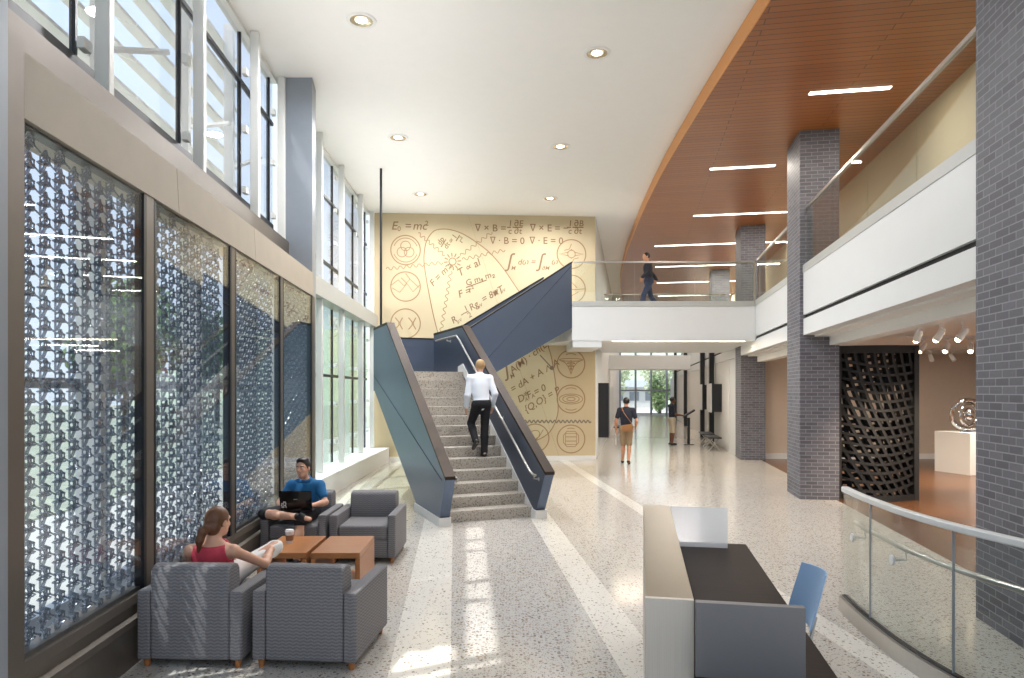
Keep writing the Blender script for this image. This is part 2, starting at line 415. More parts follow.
def strip(a0, a1, z0, z1, segs):
    m = MB()
    for y0, y1 in segs: m.prism([WP(a0,y0),WP(a0,y1),WP(a1,y1),WP(a1,y0)], z0, z1)
    return m
SEG = [(-1,5.0),(6.05,12.62),(13.66,19.82),(20.86,26.98),(28.02,53)]
obj('fascia_upper', strip(3.16,3.36,3.40,4.18,SEG), M['fascia'], uf)
obj('fascia_lower', strip(3.16,3.36,3.03,3.33,SEG), M['fascia'], uf)
obj('reveal', strip(3.21,3.36,3.33,3.40,SEG), M['black_matt'], uf)
obj('curb', strip(3.15,3.30,4.18,4.32,SEG), M['curb'], uf)
obj('soffit_strip', strip(3.36,3.62,3.0,3.05,[(-1,22.4)]), M['white'], uf)
# far cross beam of the corridor
sobj('trim_corridor_beam', MB().prism([WP(A_L,31),(8.1,31),(8.25,32.2),WP(A_L,32.2)], 2.98, 3.62), M['grey_wall'])
# ---- brick pillars
for Y, a, lab in [(5.0,3.04,'dark grey brick pillar at the end of the glass guardrail, tallest in the picture'),
                  (12.6,3.10,'dark grey brick pillar beside the black lattice screen, rising through the balcony'),
                  (19.8,3.16,'dark grey brick pillar past the bridge where the corridor begins'),
                  (27.0,3.16,'dark grey brick pillar far down the upper floor, behind the bridge glass')]:
    p = thing('brick_pillar', lab, 'pillar', (*WP(a,Y), 0), ANG_W, 'brick pillars of the wing'); p['kind'] = 'structure'
    z0 = 0 if Y < 25 else 0
    obj('shaft', MB().box(0,.68,0,1.05,z0,ZW), M['brick'], p)
# ---- dark steel columns of the corridor
for Y in (26.2, 29.6, 39, 48):
    c = tag(obj('steel_column', MB().box(-.09,.09,-.13,.13,0,5.4), M['black']), 'black steel column against the white corridor wall', 'column', 'black corridor columns', 'structure')
    c.location = (*WP(3.05,Y), 0); c.rotation_euler = (0,0,ANG_W)
# ================================================================== LIGHT FITTINGS
def downlight(Xp, Yp, lab, power=60):
    t = thing('downlight', lab, 'ceiling light', (Xp,Yp,ZC), 0, 'round downlights in the white ceiling'); t.scale = (1.25,1.25,1)
    obj('trim_ring', MB().lathe([(.125,-.001),(.125,-.012),(.16,-.012),(.165,-.001)], 28, ring=True), M['white'], t, smooth=40)
    obj('reflector', MB().lathe([(.124,-.011),(.124,-.002),(.080,-.003),(.10,-.009)], 28, ring=True), M['reflector'], t, smooth=40)
    obj('lens', MB().lathe([(.001,-.006),(.06,-.006),(.06,-.003),(.001,-.003)], 24), M['lamp'], t)
    l = bpy.data.lights.new('downlight_lamp', 'AREA'); l.shape = 'DISK'; l.size = .24; l.energy = power; l.color = (.98,.98,1.0); l.spread = radians(168)
    o = bpy.data.objects.new('downlight_lamp', l); COL.objects.link(o); o.parent = t; o.location = (0,0,-.03)
for Xp, Yp, lab in [(-2.05,9.3,'round downlight nearest the camera beside the clerestory windows'),(1.27,10.2,'round downlight nearest the camera beside the wood ceiling'),
                    (-2.27,13.6,'middle round downlight of the row beside the windows'),(1.0,14.1,'middle round downlight of the row beside the wood ceiling'),
                    (-2.35,17.5,'round downlight above the stair landing, close to the mural, window side'),(1.0,17.9,'round downlight above the upper stair flight, close to the mural')]:
    downlight(Xp, Yp, lab, LP_DOWN)
def linear(Y, a0, a1, lab):
    L = (a1-a0)*.985; t = thing('linear_light', lab, 'ceiling light', (*WP(a0,Y),ZW), ANG_W, 'linear lights in the wood ceiling')
    obj('frame', MB().box(0,L,-.07,.07,-.006,-.001), M['white'], t)
    obj('diffuser', MB().box(.01,L-.01,-.055,.055,-.011,-.006), M['lamp_white'], t)
    l = bpy.data.lights.new('linear_lamp', 'AREA'); l.shape = 'RECTANGLE'; l.size = L; l.size_y = .1; l.energy = LP_LIN*(2.6 if Y > 25 else 1); l.color = (1,.92,.82)
    o = bpy.data.objects.new('linear_lamp', l); COL.objects.link(o); o.parent = t; o.location = (L/2,0,-.03)
LN = [(11.0,2.85,4.1,'linear ceiling light nearest the camera above the balcony'),(14.75,1.68,3.05,'second linear ceiling light from the camera, ending at the brick pillar'),
      (18.7,1.68,4.9,'third linear ceiling light from the camera in the wood ceiling'),(22.6,.75,4.9,'fourth linear ceiling light from the camera, passing behind a pillar'),
      (26.4,.9,4.9,'fifth linear ceiling light from the camera, seen through the bridge glass'),(30.3,1.1,4.9,'sixth linear ceiling light from the camera, seen through the bridge glass'),
      (34.5,1.3,4.9,'seventh linear ceiling light from the camera, seen through the bridge glass'),(39,1.6,4.9,'eighth linear ceiling light from the camera, far down the wood ceiling'),(44,2.0,4.9,'ninth linear ceiling light, last but one at the far end'),(50,2.4,4.9,'last linear ceiling light at the far end of the wood ceiling')]
for Y, a0, a1, lab in LN: linear(Y, a0, a1, lab)
# added fill lights without fittings, above band and beam, washing the ceiling
cv = area('ceiling_fill_light', (-2.50-KL*7.3,7.3,4.03), .12, LP_CEIL_FILL, 0, (.98,.98,1), sizey=7.0); cv.rotation_euler = (0,pi+.6,ANG_L-pi/2); cv.data.spread = radians(110)
cv = area('ceiling_fill_light', (-3.62,15.4,4.19), .12, LP_CEIL_FILL*1.1, 0, (.98,.98,1), sizey=7.4); cv.rotation_euler = (0,pi+.6,radians(1.7)); cv.data.spread = radians(110)
# slot light under the bridge front
t = thing('slot_light', 'thin warm slot light set into the underside of the bridge', 'ceiling light', (2.62,17.9,3.31))
obj('frame', MB().box(0,3.5,-.05,.05,-.006,-.001), M['white'], t); obj('diffuser', MB().box(.02,3.48,-.035,.035,-.010,-.006), M['lamp'], t)
area('slot_lamp', (1.75,0,-.03), 3.4, 40, 0, (1,.85,.65), sizey=.06, parent=t)
# added fill lights under the bridge, no fittings, to brighten the corridor
for Y in (19.8, 22.2): area('corridor_fill_light', (*WP(1.1,Y),3.25), 1.2, 40, ANG_W, (1,.92,.82), sizey=.3)
# ================================================================== MURAL
MN = Vector((KL,-1,0)).normalized(); MT = Vector((1,KL,0)).normalized()
def mur(px, py):
    """a point of the mural plane in its own coordinates (along, up), from where the photo shows it"""
    dx, dz = (px-512)/683, -(py-391)/683
    Y = 19.60/(1-KL*dx); X = dx*Y; return ((X-MX0)/MT.x, 2+dz*Y)
MSC = 19.6/683                                # metres per photo pixel on the mural
mural = thing('mural', 'sand coloured mural of physics formulas, sunburst ellipse and round emblems behind the stairs', 'mural', (MX0,YM(MX0),0), math.atan(KL))
s0, s1 = .02, (MX1-MX0)/MT.x-.01
obj('panel', MB().box(s0,s1,0,.03,.13,ZC-.005), M['mural'], mural)
def ribbon(name, pts, wd, m, closed=False, d=.003, parent=None):
    """flat painted line of width wd through 2D points on the mural"""
    mb = MB(); n = len(pts); seg = n if closed else n-1
    P = [Vector((p[0],p[1])) for p in pts]; off = []
    for i in range(n):
        a = P[i-1] if (i > 0 or closed) else P[i]; b = P[(i+1)%n] if (i < n-1 or closed) else P[i]
        t = (b-a); t = t.normalized() if t.length > 1e-9 else Vector((1,0)); off.append(Vector((-t.y,t.x))*wd/2)
    vs = []
    for p, o in zip(P, off): vs += [(p.x+o.x,-d,p.y+o.y),(p.x-o.x,-d,p.y-o.y),(p.x+o.x,-.0002,p.y+o.y),(p.x-o.x,-.0002,p.y-o.y)]
    fs = []
    for i in range(seg):
        j = (i+1)%n; a, b = 4*i, 4*j; fs += [(a,b,b+1,a+1),(a+2,b+2,b,a),(a+1,b+1,b+3,a+3)]
    return obj(name, mb.add(vs, fs), m, parent or mural)
def circ(c, r, n=40, a0=0, a1=2*pi, ry=None, rot=0):
    ry = ry or r; out = []
    for i in range(n):
        t = a0+(a1-a0)*i/(n if abs(a1-a0-2*pi) < 1e-6 else n-1); x, y = r*cos(t), ry*sin(t)
        out.append((c[0]+x*cos(rot)-y*sin(rot), c[1]+x*sin(rot)+y*cos(rot)))
    return out
def wavy(p0, p1, n, amp):
    a = Vector(p0); b = Vector(p1); d = b-a; nn = Vector((-d.y,d.x)).normalized(); k = n*8
    return [tuple(a+d*(i/k)+nn*amp*sin(2*pi*n*i/k)) for i in range(k+1)]
# pale ellipse: outline points read off the photo, closed below behind the stairs
el = [(427,283),(424,262),(425,247),(428,238),(434,231),(442,229),(452,230),(463,234),(476,242),(490,253),(503,268),(516,287),(530,308),(541,330),(550,352),(554,372),(557,395),(558,412),(553,427),(545,436),(532,441),(515,438),(495,428),(475,408),(458,382),(444,352),(434,318)]
elp = smooth([mur(*p) for p in el]+[mur(*el[0])], 5)
fill = MB(); n = len(elp)-1
fill.add([(p[0],-.0012,p[1]) for p in elp[:-1]], [tuple(range(n))])
obj('pale_ellipse', fill, M['mural_pale'], mural)
ribbon('ellipse_outline', elp[:-1], .028, M['ink'], True)
sun_c = mur(452.5,261.5)
ribbon('sun_ring', circ(sun_c,.10), .03, M['ink'], True)
for k in range(12):
    a = k*pi/6+.1; ribbon('sun_ray', [(sun_c[0]+.14*cos(a),sun_c[1]+.14*sin(a)),(sun_c[0]+.25*cos(a),sun_c[1]+.25*sin(a))], .035, M['ink'])
for q, nn in [((386,269),9),((418,233),6),((492,232),6),((505,250),7),((441,331),9)]:
    e = mur(*q); d = Vector(e)-Vector(sun_c); st = Vector(sun_c)+d.normalized()*.28
    ribbon('wavy_line', wavy(st, e, nn, .045), .022, M['ink'])
ribbon('wavy_line', wavy(mur(520,421.5), mur(591,421.5), 17, .035), .04, M['ink_grey'])
ribbon('pendulum_rod', [mur(540,355),mur(552,368)], .035, M['ink_grey'])
pb = MB(); c = mur(552,368); pb.add([(p[0],-.003,p[1]) for p in circ(c,.06,20)], [tuple(range(20))]); obj('pendulum_bob', pb, M['ink_grey'], mural)
GL = 'round line emblem'
def emblem(px, py, r=14.5, kind=0):
    c = mur(px,py); R = r*MSC; e = bpy.data.objects.new('emblem', None); COL.objects.link(e); e.parent = mural
    ribbon('ring', circ(c,R), .032, M['ink'], True, parent=e)
    def rb(pts, wd=.022, closed=False): ribbon('line', pts, wd, M['ink'], closed, parent=e)
    P = lambda x, y: (c[0]+x*R, c[1]+y*R)
    if kind == 0:
        for a in (90,210,330): rb(circ(P(.28*cos(radians(a)),.28*sin(radians(a))),.33*R,24), closed=True)
        rb(circ(c,.82*R,30,radians(200),radians(340))); rb(circ(c,.82*R,30,radians(20),radians(160)))
    elif kind == 1:
        rb([P(-.95,.1),P(-.5,.45),P(-.1,.05),P(.3,.5),P(.9,-.05)]); rb([P(-.9,-.1),P(-.4,-.4),P(.1,.2),P(.5,-.35),P(.95,.1)])
        rb([P(.3,.5),P(.0,.9)]); rb([P(.1,.2),P(-.3,.6)])
    elif kind == 2:
        for s in (-.45,.45):
            rb([P(s-.25,.4),P(s,.1),P(s,-.1),P(s-.25,-.4)], .03); rb([P(s+.25,.4),P(s+.08,.1),P(s+.08,-.1),P(s+.25,-.4)], .03)
    elif kind == 3:
        rb(circ(c,.26*R,20), closed=True); rb([P(-.85,0),P(-.3,.1),P(0,.32),P(.3,.1),P(.85,0),P(.3,-.1),P(0,-.3),P(-.3,-.1)], closed=True)
        rb([P(-.5,.25),P(-.15,.35),P(0,.7)]); rb([P(.5,-.25),P(.15,-.35),P(0,-.7)])
    elif kind == 4: rb([P(-.95,.0),P(-.4,.05),P(.2,-.04),P(.95,.02)]); rb([P(-.4,.1),P(.0,.5),P(.4,.1)]); rb([P(-.5,-.2),P(0,-.5),P(.5,-.2)])
    elif kind == 5:
        rb([P(-.85,.3),P(-.45,.12),P(-.2,-.2),P(0,-.75),P(.2,-.2),P(.45,.12),P(.85,.3)]); rb(circ(P(0,.3),.85*R,24,ry=.1*R), closed=True)
        for k in (-.15,-.35,.05): rb(circ(P(0,k),(.26+k*.5)*R,16,ry=.05*R), closed=True)
        rb([P(0,.3),P(0,-.7)]); rb(circ(c,.75*R,16,radians(60),radians(120)))
    elif kind == 6:
        for k in (.85,.6,.3): rb(circ(c,k*R,30,ry=k*.42*R), closed=True)
        rb(circ(c,.8*R,16,radians(240),radians(300))); rb(circ(c,.8*R,16,radians(60),radians(120)))
    elif kind == 7:
        rb([P(-.4,.4),P(.4,.4),P(.4,-.4),P(-.4,-.4)], closed=True); rb([P(-.55,.25),P(-.3,.55),P(.3,.55),P(.55,.25),P(.55,-.25),P(.3,-.55),P(-.3,-.55),P(-.55,-.25)], closed=True)
        rb([P(-.4,.15),P(.4,.15)]); rb([P(-.4,-.15),P(.4,-.15)]); rb(circ(c,.78*R,12,radians(70),radians(110)))
    elif kind == 8: rb(circ(P(-.2,.1),.6*R,24,ry=.35*R,rot=.6), closed=True); rb([P(-.6,-.5),P(.3,.1),P(.6,.6)])
for q in [(405.5,250,14.5,0),(405.5,286.5,14.5,1),(405.5,323.5,14.5,2),(571.5,254,14.5,3),(571.5,289,14,4),(571,364,14,5),(571,399,14,6),(571,439,14,7),(535,438,14,8)]: emblem(*q)
def text(s, px, py, size, rot=0, m='ink_dark', shear=.22, align='LEFT', name='formula'):
    """one line of lettering, baseline starting at the photo's pixel; size in photo pixels"""
    cu = bpy.data.curves.new('txt', 'FONT'); cu.body = s; cu.size = size*MSC*1.38; cu.shear = shear; cu.align_x = align; cu.extrude = .0015; cu.resolution_u = 3
    cu.offset = TXT_BOLD*size
    to = bpy.data.objects.new('txt', cu); COL.objects.link(to)
    dg = bpy.context.evaluated_depsgraph_get(); dg.update(); me = bpy.data.meshes.new_from_object(to.evaluated_get(dg))
    bpy.data.objects.remove(to); bpy.data.curves.remove(cu)
    a, z = mur(px,py); me.transform(Matrix.Translation((a,-.004,z)) @ Matrix.Rotation(-radians(rot),4,'Y') @ Matrix.Rotation(pi/2,4,'X'))
    if me.materials: me.materials.clear()
    return link(name, me, M[m], mural, uv=False)
TXT_BOLD = .0003
text('E', 391,229.5,8.5); text('0', 397.3,231,5,shear=0); text('=', 405,229.5,8,shear=0); text('mc', 412.5,229.5,8.5); text('2', 425,225.5,5,shear=0)
def frac(top, bot, px, py, w, sz=6.2, rot=0, sh=.1):
    r = radians(rot); dx, dy = cos(r), -sin(r); ux, uy = -sin(r), -cos(r)
    text(top, px+1.0*dx+ux*1.2, py+1.0*dy+uy*1.2, sz, rot, shear=sh); text(bot, px+1.0*dx-ux*6.4, py+1.0*dy-uy*6.4, sz, rot, shear=sh)
    ribbon('fraction_bar', [mur(px,py),mur(px+w*dx,py+w*dy)], .03, M['ink_dark'])
text('∇ × B =', 475,231,7.2,shear=0); frac('1','c',507,227.3,4); frac('∂E','∂t',512.5,227.3,10)
text('∇ × E = −', 530,231,7.2,shear=0); frac('1','c',567,227.3,4); frac('∂B','∂t',572.5,227.3,11)
text('∇ · B = 0', 490,243.6,7.0,shear=0); text('∇ · E = 0', 529.5,243.6,7.0,shear=0)
text('∫', 506,267,13); text('M', 511,269.8,4); text('dω =', 517.5,264.5,6); text('∫', 537,267,13); text('∂M', 541.5,269.8,4); text('ω', 551,264.5,6)
frac('dp','dt',441,247,9,5.5,58); text('∝', 452,244.5,6,58); frac('1','r²',456,241,7,5.5,58)
text('F = m a', 433,287,6.8,47); text('T ∝ al', 459,277,7.8,30); text('F =', 459,298,7.2,22); frac('G m₁ m₂','r²',466,287.5,22,6.2,20)
text('R_μν'.replace('_μν',''), 453,324,6.6,34); text('μν', 457.5,323.5,3.6,34); text('−', 462,318.5,6.5,34); frac('1','2',465,313,4,5.5,30); text('Rg', 471,311,6.6,34); text('μν', 478,308.5,3.6,34); text('= 8πT', 483,303,6.8,30); text('μν',501,293.5,3.6,30)
text('∫', 505,377,13,20); text('M', 511,379,4.4,30); text('A(M) · ch(E)', 512,374,7,38); text('= dA + A ∧ A', 512,393,7,31); text('D*', 519,403,7,28); text('A', 525.5,402,4,28); text('F', 528,399,7,28); text('A', 532,398.5,4,28); text('= 0', 535,396,7,28); text('{Q,Q} = P', 526,413,7,31)
# ================================================================== LEFT FAÇADE
# frame: local x runs along the façade away from the camera, local y points outdoors
def LF(Y, c): return (-c-KL*Y, Y, 0)
LROT = ANG_L; CL = 1/cos(math.atan(KL))
# beige spandrel band above the screens, with panel joints, a base plinth and ledge
bd = struct('trim_spandrel', LF(3.72,2.43), LROT); BL = (10.86-3.72)*CL
jn = [0, 3.43-.0, 5.25, BL]
jn = [0, 2.05, 4.15, BL]
for a, b in zip(jn[:-1], jn[1:]):
    obj('panel', MB().slab([(0,3.50),(.02,3.88),(.30,3.95),(.30,3.50)], lambda y,z,t: (t,y,z), a+.004, b-.004), M['band'], bd)
bp = struct('trim_plinth', LF(3.2,2.43), LROT); PLn = (11.0-3.2)*CL
obj('upper_rail', MB().slab([(.01,.50),(.0,.44),(.02,.36),(.10,.36),(.10,.50)], lambda y,z,t: (t,y,z), 0, PLn), M['bronze'], bp)
obj('ledge', MB().slab([(-.025,.30),(-.022,.345),(.02,.36),(.10,.36),(.10,.30)], lambda y,z,t: (t,y,z), 0, PLn), M['bronze'], bp)
obj('kick_panel', MB().slab([(-.005,0),(-.015,.30),(.10,.30),(.10,0)], lambda y,z,t: (t,y,z), 0, PLn), M['bronze'], bp)
# ---- glass art screens: pane in front, cast knots behind it, posts between
def knot_mesh():
    mb = MB(); R = .050
    def hexr(r, y, tilt, wr, ph=0):
        pts = [(r*cos(k*pi/3+ph), y+tilt*sin(k*pi/3+ph), r*.92*sin(k*pi/3+ph)) for k in range(6)]
        mb.tube(pts, wr, 5, closed=True)
    def ring(c, r, tilt, wr):
        pts = [(c[0]+r*cos(k*pi/3+pi/6)*.9, c[1]+tilt*cos(k*pi/3+pi/6), c[2]+r*sin(k*pi/3+pi/6)) for k in range(6)]; mb.tube(pts, wr, 5, closed=True); return pts
    A = ring((-.018,0,0), .033, .010, .0092); B = ring((.026,.030,-.004), .030, -.016, .0082)
    for p, q in zip(A, B): mb.tube([p,q], .0065, 4)
    mb.tube([(.045*cos(k*pi/4),.02+.03*sin(k*pi/4),-.036) for k in range(8)], .0058, 4, closed=True)
    mb.tube([(.012,.015,-.034),(-.006,.028,-.092)], .0100, 5); mb.tube([(-.012,.035,-.026),(-.020,.030,-.098)], .0075, 5)
    mb.tube([(.048,.020,-.020),(.104,.010,-.050)], .0060, 5)
    return mb
KN = knot_mesh(); kme = bpy.data.meshes.new('cast_knot'); kme.from_pydata(KN.v, [], KN.f); kme.update(); kme.materials.append(M['knot'])
DX, DZ = .150, .124
scr = [(3.74,5.16),(5.36,7.04),(7.22,8.92),(9.10,10.73)]
slab_names = ['glass art screen nearest the camera, large grey cast knots on white light','second glass art screen from the camera, behind the seated woman',
              'third glass art screen from the camera, behind the seated man with mural reflections','farthest glass art screen, ending at the grey column']
for (y0, y1), lab in zip(scr, slab_names):
    r = thing('glass_screen', lab, 'screen', LF(y0,2.45), LROT, 'cast glass screens along the lounge'); W = (y1-y0)*CL
    obj('pane', MB().box(0,W,.0,.010,.49,3.50), M['screen_glass'], r)
    obj('side_frame', MB().box(-.03,0,-.01,.06,.49,3.50), M['black'], r); obj('side_frame', MB().box(W,W+.035,-.01,.06,.49,3.50), M['black'], r)
    obj('bottom_rail', MB().box(0,W,.02,.16,.49,.53), M['bronze'], r); obj('top_rail', MB().box(0,W,.02,.10,3.485,3.50), M['black'], r)
    nc = int((W-.02)/DX); spots = []
    for i in range(nc+1):
        z = .545+(DZ/2 if i % 2 else 0)
        while z < 3.50: spots.append(((.05+i*DX), z)); z += DZ
    spots = [s for s in spots if s[0] < W-.02]
    spots.sort(key=lambda s: s[0])
    ind = spots[:96]; rest = spots[96:]
    for x, z in ind:
        o = bpy.data.objects.new('cast_knot', kme); COL.objects.link(o); o.parent = r; o.location = (x,.06,z)
    vs = np.array(KN.v); V = []; F = []
    for x, z in rest:
        b = len(V); V += [tuple(p) for p in vs+np.array((x,.06,z))]; F += [tuple(b+i for i in f) for f in KN.f]
    m2 = bpy.data.meshes.new('cast_knots'); m2.from_pydata(V, [], F); m2.update(); m2.materials.append(M['knot'])
    o = bpy.data.objects.new('cast_knot', m2); COL.objects.link(o); o.parent = r; o['kind'] = 'stuff'
# posts between screens (bronze) with dark edge
for i, (a, b) in enumerate([(3.56,3.70),(5.20,5.32),(7.08,7.18),(8.96,9.06),(10.77,10.95)]):
    p = struct('trim_post', LF(a,2.44), LROT); W = (b-a)*CL
    obj('post', MB().box(0,W,.0 if i else -.04,.09,.49 if i else 0,3.50 if i else 3.90), M['bronze'], p)
# ---- columns in the façade
sobj('wall_column_near', MB().prism([(-2.555,3.46),(-3.0,3.49),(-3.0,3.05),(-2.53,3.02)], 0, ZC), M['alu_grey'])
sobj('wall_column_far', MB().prism([(-3.22,11.0),(-3.30,11.48),(-3.78,11.48),(-3.70,11.0)], 0, ZC), M['alu_grey'])
# ---- window 1: clerestory and the glazing behind the screens
w1 = struct('window_1', LF(3.0,2.92), LROT); x_of = lambda Y: (Y-3.0)*CL; WL = x_of(11.1)
obj('sill', MB().box(0,WL,-.05,.30,3.86,4.40), M['bronze'], w1)
obj('head', MB().box(0,WL,.16,.30,ZC-.06,ZC-.001), M['alu'], w1)
obj('bottom_rail', MB().box(0,WL,.22,.27,4.62,4.70), M['black'], w1)
obj('base_rail', MB().box(0,WL,.20,.30,0,.36), M['alu_grey'], w1)
obj('cross_rail', MB().box(0,WL,.22,.30,2.02,2.10), M['alu_grey'], w1)
ml = [3.55,5.62,7.62,9.62,11.0]
for Y in ml:
    x = x_of(Y)
    obj('mullion', MB().box(x-.05,x+.04,.0,.12,4.40,ZC-.001), M['alu'], w1, bevel=.012)
    obj('glazing_bar', MB().box(x-.13,x-.10,.22,.27,4.40,ZC-.06), M['black'], w1)
    for z in (4.75,5.6,6.4): obj('clamp', MB().box(x-.15,x-.04,.14,.20,z,z+.09), M['alu'], w1)
    obj('mullion', MB().box(x-.06,x+.06,.06,.26,.36,3.86), M['alu'], w1)
obj('glazing_bar', MB().box(0,WL,.22,.28,6.30,6.35), M['black'], w1)
obj('pane', MB().box(0,WL,.235,.245,4.40,ZC-.06), M['glass'], w1)
obj('pane', MB().box(0,WL,.235,.245,.36,3.86), M['glass'], w1)
# ---- sun louvres outside the clerestory, one rack per bay
rack = ['sunshade rack outside the first clerestory bay, cut by the left edge of the picture','sunshade rack outside the second clerestory bay from the camera','sunshade rack outside the third clerestory bay from the camera','sunshade rack outside the clerestory bay beside the grey column']
for (a, b), lab in zip(zip(ml[:-1], ml[1:]), rack):
    r = thing('sun_louver', lab, 'sunshade', LF(a,3.25), LROT, 'sunshade racks outside the clerestory'); W = (b-a)*CL-.02
    for k in range(7):
        z = 4.85+k*.40
        obj('blade', MB().slab([(.42,z),(.41,z+.03),(.64,z+.13),(.65,z+.10)], lambda y,zz,t: (t,y,zz), .01, W), M['louver'], r)
    for x in (.55*W,):
        obj('upright', MB().box(x-.04,x+.04,.28,.42,4.5,ZC+.5), M['louver'], r)
    obj('brace', MB().tube([(.55*W,.35,5.35),(W*.98,.06,5.75)], .035, 6), M['louver'], r)
    obj('bracket', MB().box(.55*W-.03,.55*W+.03,.08,.30,4.6,4.66), M['louver'], r)
# ---- window 2: beyond the grey column down to the mural (façade turns slightly)
KB = .03
def LB(Y, c): return (-c-KB*Y, Y, 0)
RB = atan2(1,-KB)
w2 = struct('window_2', LB(11.48,3.30), RB); L2 = 19.35-11.48
obj('beam', MB().box(0,L2,-.06,.25,3.80,4.15), M['curb'], w2)
obj('head', MB().box(0,L2,.16,.30,ZC-.06,ZC-.001), M['alu'], w2)
for Y in (13.35,15.3,17.55,19.2):
    x = Y-11.48
    for z0, z1 in ((.42,3.80),(4.15,ZC-.001)):
        obj('mullion', MB().box(x-.05,x+.05,.0,.12,z0,z1), M['alu'], w2, bevel=.012)
        obj('glazing_bar', MB().box(x-.16,x-.12,.22,.27,z0,min(z1,ZC-.06)), M['black'], w2)
        for k in range(4):
            z = z0+(z1-z0)*(k+.5)/4; obj('clamp', MB().box(x-.17,x-.05,.14,.20,z,z+.08), M['alu'], w2)
for z in (2.30,4.70,6.1): obj('glazing_bar', MB().box(0,L2,.22,.28,z,z+.06), M['black'], w2)
obj('pane', MB().box(0,L2,.235,.245,.42,3.80), M['green_glass'], w2); obj('pane', MB().box(0,L2,.235,.245,4.15,ZC-.06), M['glass'], w2)
sobj('trim_sill_bench', MB().prism([(-3.44,11.5),(-3.48,19.33),(-4.15,19.3),(-3.9,11.5)], 0, .40), M['white'])
# ================================================================== CORRIDOR END GLAZING
w3 = struct('window_3', (*WP(A_L,YEND),0), 0); L3 = 6.5
for i, x in enumerate((.05,1.35,2.65,3.95,5.25,6.4)): obj('mullion', MB().box(x-.07,x+.07,-.1,.1,0,6.8), M['alu_grey'], w3)
for z in (1.98,3.95,.02): obj('transom', MB().box(0,L3,-.08,.08,z,z+.13), M['alu_grey'], w3)
obj('pane', MB().box(0,L3,-.01,.01,0,6.8), M['glass'], w3)
# ================================================================== OUTDOORS
g = MB(); g.prism([(-60,-30),(-60,75),(-2.4-KL*60-1.2,75),(-3.0,-30)], -.6, -.15); sobj('outdoor_ground', g, M['paving'])
sobj('lawn', MB().prism([(-70,-30),(-70,100),(-9.5,100),(-7.2,-30)], -.6, -.12), M['grass'])
sobj('outdoor_terrace', MB().prism([(-6,57.2),(40,57.2),(60,140),(-20,140)], -.6, -.1), M['paving'])
hm = MB(); random.seed(3); NXh = 40
for j in range(8):
    for i in range(NXh+1):
        hm.v.append((-60+i*5, 105+j*9, [0,4,7.5,10.5,13,14.5,15,15][j]+random.uniform(-.9,.9)*(j > 0)+1.5*sin(i*.45)*(j > 0)-.6))
for j in range(7):
    for i in range(NXh): a = j*(NXh+1)+i; hm.f.append((a,a+1,a+NXh+2,a+NXh+1))
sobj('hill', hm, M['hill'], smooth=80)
def tree(name, lab, loc, h, r, mat, n=1500, leaf=.16, trunk=.16, group='trees outside the windows', low=.3, seed=1):
    t = thing(name, lab, 'tree', loc, 0, group); rng = np.random.default_rng(seed)
    tm = MB().tube([(0,0,0),(.05,.02,h*.35),(-.05,.05,h*.8)], [trunk,trunk*.75,trunk*.2], 8)
    for k in range(5):
        a = k*2.4; z = h*(.35+.09*k); tm.tube([(0,0,z),(r*.6*cos(a),r*.6*sin(a),z+h*.18)], [trunk*.4,trunk*.1], 5)
    obj('trunk', tm, M['bark'], t, smooth=60)
    bl = rng.normal(size=(14,3)); bl /= np.linalg.norm(bl,axis=1)[:,None]; cs = bl*np.array([r*.55,r*.55,h*(1-low)*.30])+np.array([0,0,h*(1+low)/2])
    V = []; F = []
    for i in range(n):
        c = cs[i%14]; d = rng.normal(size=3); d /= np.linalg.norm(d); p = c+d*np.array([r*.5,r*.5,h*(1-low)*.26])*rng.uniform(.6,1.05)
        u = rng.normal(size=3); u /= np.linalg.norm(u); v = np.cross(u, rng.normal(size=3)); v /= np.linalg.norm(v)+1e-9; L = leaf*rng.uniform(.6,1.3); b = len(V)
        V += [tuple(p-u*L), tuple(p+v*L*.45), tuple(p+u*L), tuple(p-v*L*.45)]; F.append((b,b+1,b+2,b+3))
    me = bpy.data.meshes.new('foliage'); me.from_pydata(V, [], F); me.update(); link('foliage', me, M[mat], t, uv=False)
for i, (x,y,h,r,mt,lab) in enumerate([(-24,9,5.0,2.4,'leaf3','yellow green bushy tree behind the nearest glass screen'),(-27,19,6.0,2.8,'leaf1','green tree on the lawn behind the second glass screen'),
        (-29,29,7,3.2,'leaf2','dark green tree on the lawn behind the third glass screen'),(-17,30,7,2.6,'leaf1','green tree outside the far left windows, nearer one'),
        (-19,44,8,3,'leaf2','green tree outside the far left windows, farther one'),(-33,15,6,3.2,'leaf3','pale tree far back on the lawn behind the nearest screens')]):
    tree('lawn_tree', lab, (x,y,-.14), h, r, mt, 2200, .24, seed=i+1)
tree('courtyard_tree', 'dark green conical tree just outside the corridor end window', (13.3,61.5,-.12), 3.7, 1.0, 'leaf1', 1600, .16, low=.08, seed=20)
for i, (x,y,h,r,mt) in enumerate([(9.0,78,4.2,2.0,'leaf3'),(12.5,82,5.0,2.4,'leaf1'),(17.5,80,6.0,2.6,'leaf3'),(14.0,96,6.5,2.4,'leaf1'),(22,97,6.5,2.8,'leaf3'),(7,99,6,2.4,'leaf1')]):
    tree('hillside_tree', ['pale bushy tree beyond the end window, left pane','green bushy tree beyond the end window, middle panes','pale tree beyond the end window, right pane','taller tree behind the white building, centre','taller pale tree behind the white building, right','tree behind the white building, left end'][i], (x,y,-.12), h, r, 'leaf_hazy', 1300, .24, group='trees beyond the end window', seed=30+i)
bb = thing('building', 'long low white building across the court beyond the end window', 'building', (6,86,-.12))
